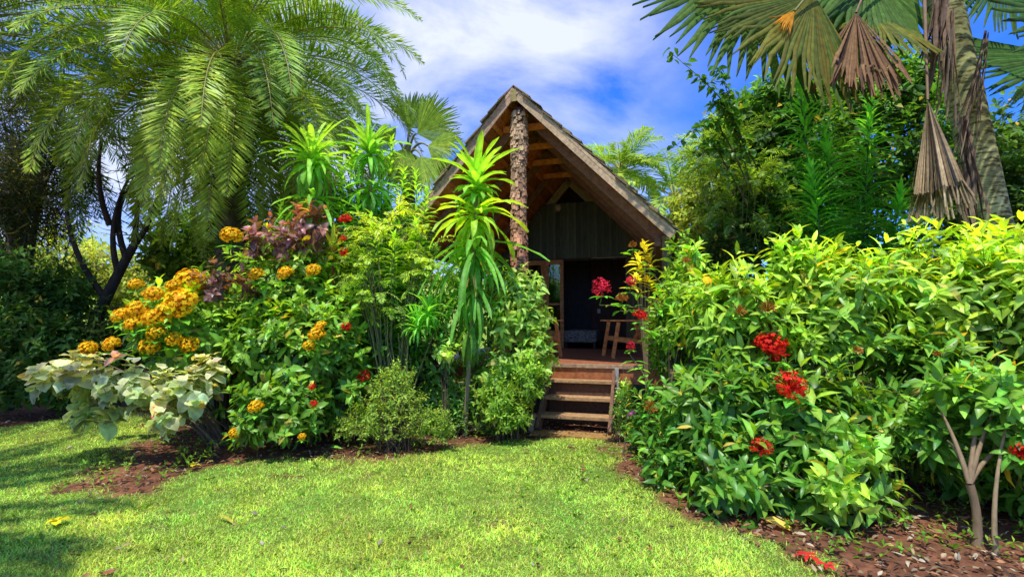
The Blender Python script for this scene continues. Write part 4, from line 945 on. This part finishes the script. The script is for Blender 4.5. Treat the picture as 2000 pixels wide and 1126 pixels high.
flowers(r2, [(1505, 676, 28, 'red'), (1545, 751, 28, 'red'), (1486, 871, 17, 'red'), (1500, 601, 15, 'bud'), (1446, 606, 13, 'bud'), (1673, 683, 11, 'bud'), (1512, 700, 10, 'red')])
r3 = bush('flowering_shrub', 'tall dense shrub filling the right edge with yellow green shoots on top', 'shrub', [ELL(1700, 1960, 450, 720, 5.2, .7), ELL(1880, 2160, 440, 740, 4.9, .7), ELL(1720, 1930, 640, 930, 4.7, .5), ELL(1930, 2250, 640, 900, 4.8, .5), ELL(1780, 2160, 760, 985, 4.6, .45)], A(1850, 900, 5.0), 1000, 123, dict(IX, cnew_lit=(.41, .58, .05), W=.086), 40, rad=.010)
flowers(r3, [(1975, 752, 18, 'bud'), (1830, 690, 8, 'bud')])
tree('dark_bush', 'shaded bush behind the stems in the middle of the left bed', [ELL(600, 800, 560, 760, 9.2, .5), ELL(740, 900, 600, 780, 8.9, .5)], A(740, 780, 9.0), 420, 168, .2, .08, (.12, .26, .04), (.03, .10, .02), .05, cat='shrub')
r4 = bush('flowering_shrub', 'nearest shrub at the lower right with bare forked stems and drooping large leaves', 'shrub', [ELL(1850, 2060, 700, 860, 3.9, .35), ELL(1960, 2120, 780, 940, 3.7, .3), ELL(1780, 1880, 700, 780, 4.0, .2), ELL(1940, 2120, 880, 1040, 4.1, .3), ELL(1780, 1870, 790, 930, 4.1, .2)], G(1905, 1062), 170, 124, dict(IX, pairs=4, L=.21, W=.085, cnew_lit=(.25, .48, .05), space=.055), 0, (.2, .13, .07), .010, top_new_lit=.7)
g = Geo(); b0 = G(1905, 1062); frk = b0 + np.array([-.02, .0, .42])
CK = (.24, .17, .09); tube(g, bez(b0 - UP * .05, b0 + np.array([.05, 0, .2]), frk, 6), [.034, .03, .028, .026, .025, .027], CK, 8)
for (qx, qy, qY) in ((1850, 860, 3.95), (1830, 790, 4.0), (1915, 800, 3.9), (1990, 850, 3.85), (1960, 760, 3.9)):
    e1 = A(qx, qy, qY); tube(g, bez(frk, frk * .6 + e1 * .4 + UP * .12, e1, 8), np.linspace(.02, .007, 8), CK, 6)
b1_ = G(1948, 1085); tube(g, bez(b1_ - UP * .05, b1_ + np.array([-.05, 0, .3]), A(1965, 830, 3.7), 8), np.linspace(.02, .008, 8), (.3, .22, .11), 6)
r4.part(g, 'trunk', STEM)
flowers(r4, [(1996, 880, 16, 'red')])
bush('flowering_shrub', 'low arching branch of very large glossy leaves at the front of the right bed', 'shrub', [ELL(1590, 1700, 900, 1000, 3.9, .16), ELL(1600, 1720, 830, 930, 4.1, .2), ELL(1400, 1480, 900, 990, 4.3, .2)], G(1690, 1000), 44, 125, dict(IX, pairs=5, L=.23, W=.10, cnew_lit=(.22, .46, .07), cold=(.12, .34, .05), space=.06), 10, (.3, .2, .12), .012, updir=.0)
# croton
cb = A(1262, 640, 7.3); pl = Plant('croton', 'yellow leaved croton against the cabin wall right of the doorway', 'shrub', cb)
rg = R(131); g = Geo()
T = np.array([A(1258, 478, 7.2), A(1245, 500, 7.2), A(1270, 500, 7.3), A(1250, 525, 7.2), A(1268, 545, 7.2), A(1240, 540, 7.1)])
twigs(g, T, UP + rg.normal(0, .15, (6, 3)), rg, 6, .035, .2, .085, (.56, .54, .04), (.46, .48, .04), new_lit=np.ones(6) * .6, ang=(1.2, .4), opp=3, prof='oval', seg=4); pl.part(g, 'foliage', LEAFB)
g = Geo()
for t in T: tube(g, bez([cb[0], cb[1], 0], [cb[0], cb[1], 1], t), .012, (.25, .18, .1), 5)
pl.part(g, 'stem', STEM)
bush('stairside_weed', 'slender weed with small leaves growing by the right end of the stairs', 'plant', [ELL(1190, 1245, 770, 860, 6.7, .18), ELL(1200, 1240, 740, 790, 6.7, .1)], A(1215, 860, 6.7), 110, 132, dict(OV, pairs=6, space=.03, L=.075, W=.025, cnew_lit=(.3, .48, .08), cold=(.08, .26, .04), seg=2), 16, rad=.005)
pk = bush('lantana', 'small pink flowered plant beside the bottom step', 'plant', [ELL(1222, 1262, 810, 865, 6.2, .12)], A(1240, 865, 6.2), 34, 133, dict(OV, L=.09, W=.05, cnew_lit=(.2, .42, .08), cold=(.1, .32, .05)), 6, rad=.005)
g = Geo(); rg = R(9); d = nrm(rg.normal(size=(40, 3))); d[:, 2] = abs(d[:, 2]); c0 = A(1235, 812, 6.05)
leaves(g, c0 + d * .04, d, UP + rg.normal(0, .5, (40, 3)), .028, .026, hsvish((.75, .16, .6), rg, 40, .3, .1), 2, 'round', .2, 0, 0, False); pk.part(g, 'flower_cluster', PETAL)

# ---------------------------------------------- vine arching over the right of the roof
rg = R(141); vb = A(1420, 640, 7.8); pl = Plant('climbing_vine', 'dark leafy vine arching towards the roof against the sky', 'vine', vb); gs = Geo(); g = Geo()
for pts in ([(1470, 330, 7.6), (1430, 220, 7.4), (1380, 160, 7.2), (1306, 100, 7.1)], [(1460, 360, 7.6), (1410, 240, 7.4), (1370, 235, 7.2), (1320, 285, 7.1)], [(1470, 380, 7.7), (1440, 260, 7.5), (1420, 170, 7.4), (1400, 130, 7.3)], [(1460, 400, 7.7), (1400, 290, 7.4), (1385, 270, 7.4), (1360, 300, 7.2)], [(1480, 330, 7.6), (1440, 250, 7.5), (1415, 210, 7.4), (1395, 200, 7.3)]):
    q = [A(*p) for p in pts]; C_ = np.concatenate([bez(q[0], q[1], (q[1] + q[2]) / 2, 14), bez((q[1] + q[2]) / 2, q[2], q[3], 14)[1:]]); tube(gs, C_, np.linspace(.012, .003, len(C_)), (.12, .09, .05), 4)
    ii = rg.integers(3, len(C_), 95); P_ = C_[ii] + rg.normal(0, .025, (95, 3)); th = rg.uniform(0, 6.28, 95)
    D = np.stack([np.cos(th), np.sin(th) * .7, rg.uniform(-.9, .35, 95)], 1)
    leaves(g, P_, D, UP + rg.normal(0, .5, (95, 3)), rg.uniform(.09, .15, 95), rg.uniform(.06, .085, 95), hsvish((.045, .13, .02), rg, 95, .4, .1), 3, 'oval', .3, .15)
pl.part(gs, 'stem', STEM); pl.part(g, 'foliage', LEAF)
rg = R(142)

# ---------------------------------------------- broadleaf trees and hedges behind
# right background
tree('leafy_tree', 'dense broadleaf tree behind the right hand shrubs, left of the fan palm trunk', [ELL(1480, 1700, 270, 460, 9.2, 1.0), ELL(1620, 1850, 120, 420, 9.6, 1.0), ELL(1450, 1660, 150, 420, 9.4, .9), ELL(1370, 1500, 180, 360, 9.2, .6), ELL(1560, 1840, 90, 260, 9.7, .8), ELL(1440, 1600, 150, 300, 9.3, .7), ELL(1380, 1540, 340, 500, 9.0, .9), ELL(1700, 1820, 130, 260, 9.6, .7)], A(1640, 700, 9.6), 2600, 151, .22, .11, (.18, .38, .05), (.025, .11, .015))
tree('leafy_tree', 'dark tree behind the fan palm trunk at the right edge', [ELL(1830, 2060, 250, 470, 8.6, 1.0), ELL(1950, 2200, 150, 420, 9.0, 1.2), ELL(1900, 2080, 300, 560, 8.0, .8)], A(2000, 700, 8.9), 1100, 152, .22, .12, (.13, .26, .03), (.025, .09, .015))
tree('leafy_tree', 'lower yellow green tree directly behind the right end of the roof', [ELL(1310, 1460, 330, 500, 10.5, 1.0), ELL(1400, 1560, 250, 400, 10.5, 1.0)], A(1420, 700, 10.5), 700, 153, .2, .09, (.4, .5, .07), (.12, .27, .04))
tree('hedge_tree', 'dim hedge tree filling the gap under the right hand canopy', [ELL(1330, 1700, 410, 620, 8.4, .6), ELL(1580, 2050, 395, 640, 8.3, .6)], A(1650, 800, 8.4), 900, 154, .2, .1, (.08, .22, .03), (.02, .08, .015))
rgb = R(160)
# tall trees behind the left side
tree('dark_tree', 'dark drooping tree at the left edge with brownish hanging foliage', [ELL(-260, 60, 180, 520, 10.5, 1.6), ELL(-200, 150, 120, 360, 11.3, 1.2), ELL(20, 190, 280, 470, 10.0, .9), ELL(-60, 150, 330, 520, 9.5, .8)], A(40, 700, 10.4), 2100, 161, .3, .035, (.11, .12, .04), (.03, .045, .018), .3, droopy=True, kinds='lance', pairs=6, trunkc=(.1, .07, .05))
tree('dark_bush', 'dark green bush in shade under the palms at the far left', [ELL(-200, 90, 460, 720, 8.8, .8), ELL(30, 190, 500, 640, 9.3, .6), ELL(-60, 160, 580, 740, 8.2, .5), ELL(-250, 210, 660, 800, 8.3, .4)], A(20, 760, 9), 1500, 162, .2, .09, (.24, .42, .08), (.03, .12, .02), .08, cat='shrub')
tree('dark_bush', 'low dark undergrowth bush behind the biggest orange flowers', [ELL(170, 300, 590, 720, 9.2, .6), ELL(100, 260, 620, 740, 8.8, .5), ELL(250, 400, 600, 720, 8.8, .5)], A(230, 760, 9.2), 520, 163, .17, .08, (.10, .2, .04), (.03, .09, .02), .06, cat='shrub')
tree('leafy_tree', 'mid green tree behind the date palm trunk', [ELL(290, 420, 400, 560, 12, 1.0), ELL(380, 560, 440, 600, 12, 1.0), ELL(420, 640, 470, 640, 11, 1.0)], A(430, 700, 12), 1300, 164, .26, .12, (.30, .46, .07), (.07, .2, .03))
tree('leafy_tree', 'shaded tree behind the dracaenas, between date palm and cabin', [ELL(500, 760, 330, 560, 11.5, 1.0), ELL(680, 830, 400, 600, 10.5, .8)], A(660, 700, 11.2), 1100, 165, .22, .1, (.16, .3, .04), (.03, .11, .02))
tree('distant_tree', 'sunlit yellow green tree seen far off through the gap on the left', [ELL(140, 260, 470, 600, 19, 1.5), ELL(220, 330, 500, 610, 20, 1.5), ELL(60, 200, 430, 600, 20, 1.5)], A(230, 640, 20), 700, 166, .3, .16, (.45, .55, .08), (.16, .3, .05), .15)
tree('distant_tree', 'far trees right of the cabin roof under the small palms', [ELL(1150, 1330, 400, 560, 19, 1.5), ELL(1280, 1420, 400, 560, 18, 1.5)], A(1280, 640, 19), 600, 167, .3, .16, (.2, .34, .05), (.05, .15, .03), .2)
# leaning bare boughs in the gap
rg = R(170)
pl = Plant('leaning_tree', 'dark bare tree with crooked boughs leaning up to the right behind the flowers', 'tree', A(120, 700, 9.2))
bo = pl.b
g = Geo()
T0 = bez(bo - UP * .1, A(190, 600, 9.3), A(262, 478, 9.4), 12); tube(g, T0, np.linspace(.13, .07, 12), (.06, .045, .035), 8); pl.part(g, 'trunk', BARK)
for q in ([(262, 478, 9.4), (300, 440, 9.4), (330, 300, 9.4)], [(230, 530, 9.4), (200, 430, 9.3), (262, 330, 9.4)], [(200, 575, 9.3), (100, 450, 9.2), (140, 300, 9.2)], [(245, 500, 9.4), (200, 380, 9.5), (300, 330, 9.6)], [(215, 440, 9.4), (180, 360, 9.2), (200, 270, 9)], [(262, 478, 9.4), (270, 400, 9.5), (278, 290, 9.6)]):
    g = Geo(); a, b, c = [A(*p) for p in q]; C_ = bez(a, b, c, 10); tube(g, C_, np.linspace(.055, .02, 10), (.07, .05, .04), 6)
    for j in range(8):
        s = C_[rg.integers(2, 10)]; e = s + rg.normal(0, .35, 3); tube(g, bez(s, (s + e) / 2 + rg.normal(0, .06, 3), e, 5), np.linspace(.012, .003, 5), (.07, .05, .04), 3)
    pl.part(g, 'bough', BARK)
# ---------------------------------------------- single fallen leaves and petals on the lawn
def fallen(name, label, cat, px, py, L, W, c, ang, seed, prof='oval', k=1, group=None):
    rg = R(seed); p = G(px, py); pl = Plant(name, label, cat, p, group); g = Geo(); th = ang + (np.arange(k) * 6.28 / k if k > 1 else np.zeros(1))
    D = np.stack([np.cos(th), np.sin(th), np.full(k, .1)], 1); leaves(g, np.tile([p[0], p[1], .05], (k, 1)) + rg.normal(0, .005, (k, 3)), D, UP + rg.normal(0, .15, (k, 3)), L, W, hsvish(c, rg, k, .15, .05), 5, prof, .3, .2, .15)
    o = g; g.v = [v - pl.b for v in g.v]; ob = g.obj(name, DRY, None); bpy.data.objects.remove(pl.e); ob.location = tuple(pl.b); tag(ob, label, cat, group)
fallen('fallen_flower', 'crumpled yellow flower lying on the lawn at the lower left', 'flower', 112, 1028, .075, .06, (.85, .72, .02), .3, 1, 'round', 5)
fallen('fallen_leaf', 'narrow yellow strap leaf lying on the lawn left of centre', 'leaf', 425, 1018, .20, .035, (.62, .5, .06), -.45, 2, 'strap')
fallen('fallen_leaf', 'small tan leaf on the lawn near the bottom left edge', 'leaf', 238, 1080, .075, .045, (.5, .36, .15), .9, 3)
fallen('fallen_leaf', 'bright green leaf lying on the reddish soil below the fine leaved bush', 'leaf', 645, 883, .15, .06, (.25, .55, .05), .1, 4)
fallen('fallen_leaf', 'brown curled leaf on the lawn before the stairs', 'leaf', 1022, 886, .10, .05, (.4, .2, .1), .2, 5)
fallen('fallen_flower', 'yellow petals at the edge of the lawn under the left bed', 'flower', 378, 915, .06, .05, (.8, .65, .03), .3, 6, 'round', 4)
fallen('fallen_flower', 'scattered red petals on the ground at the bottom right', 'flower', 1580, 1098, .085, .03, (.75, .03, .02), .3, 7, 'oval', 7)
fallen('fallen_flower', 'red petal cluster at the bottom edge, right of the scattered petals', 'flower', 1615, 1118, .06, .03, (.7, .03, .03), .9, 8, 'oval', 6)
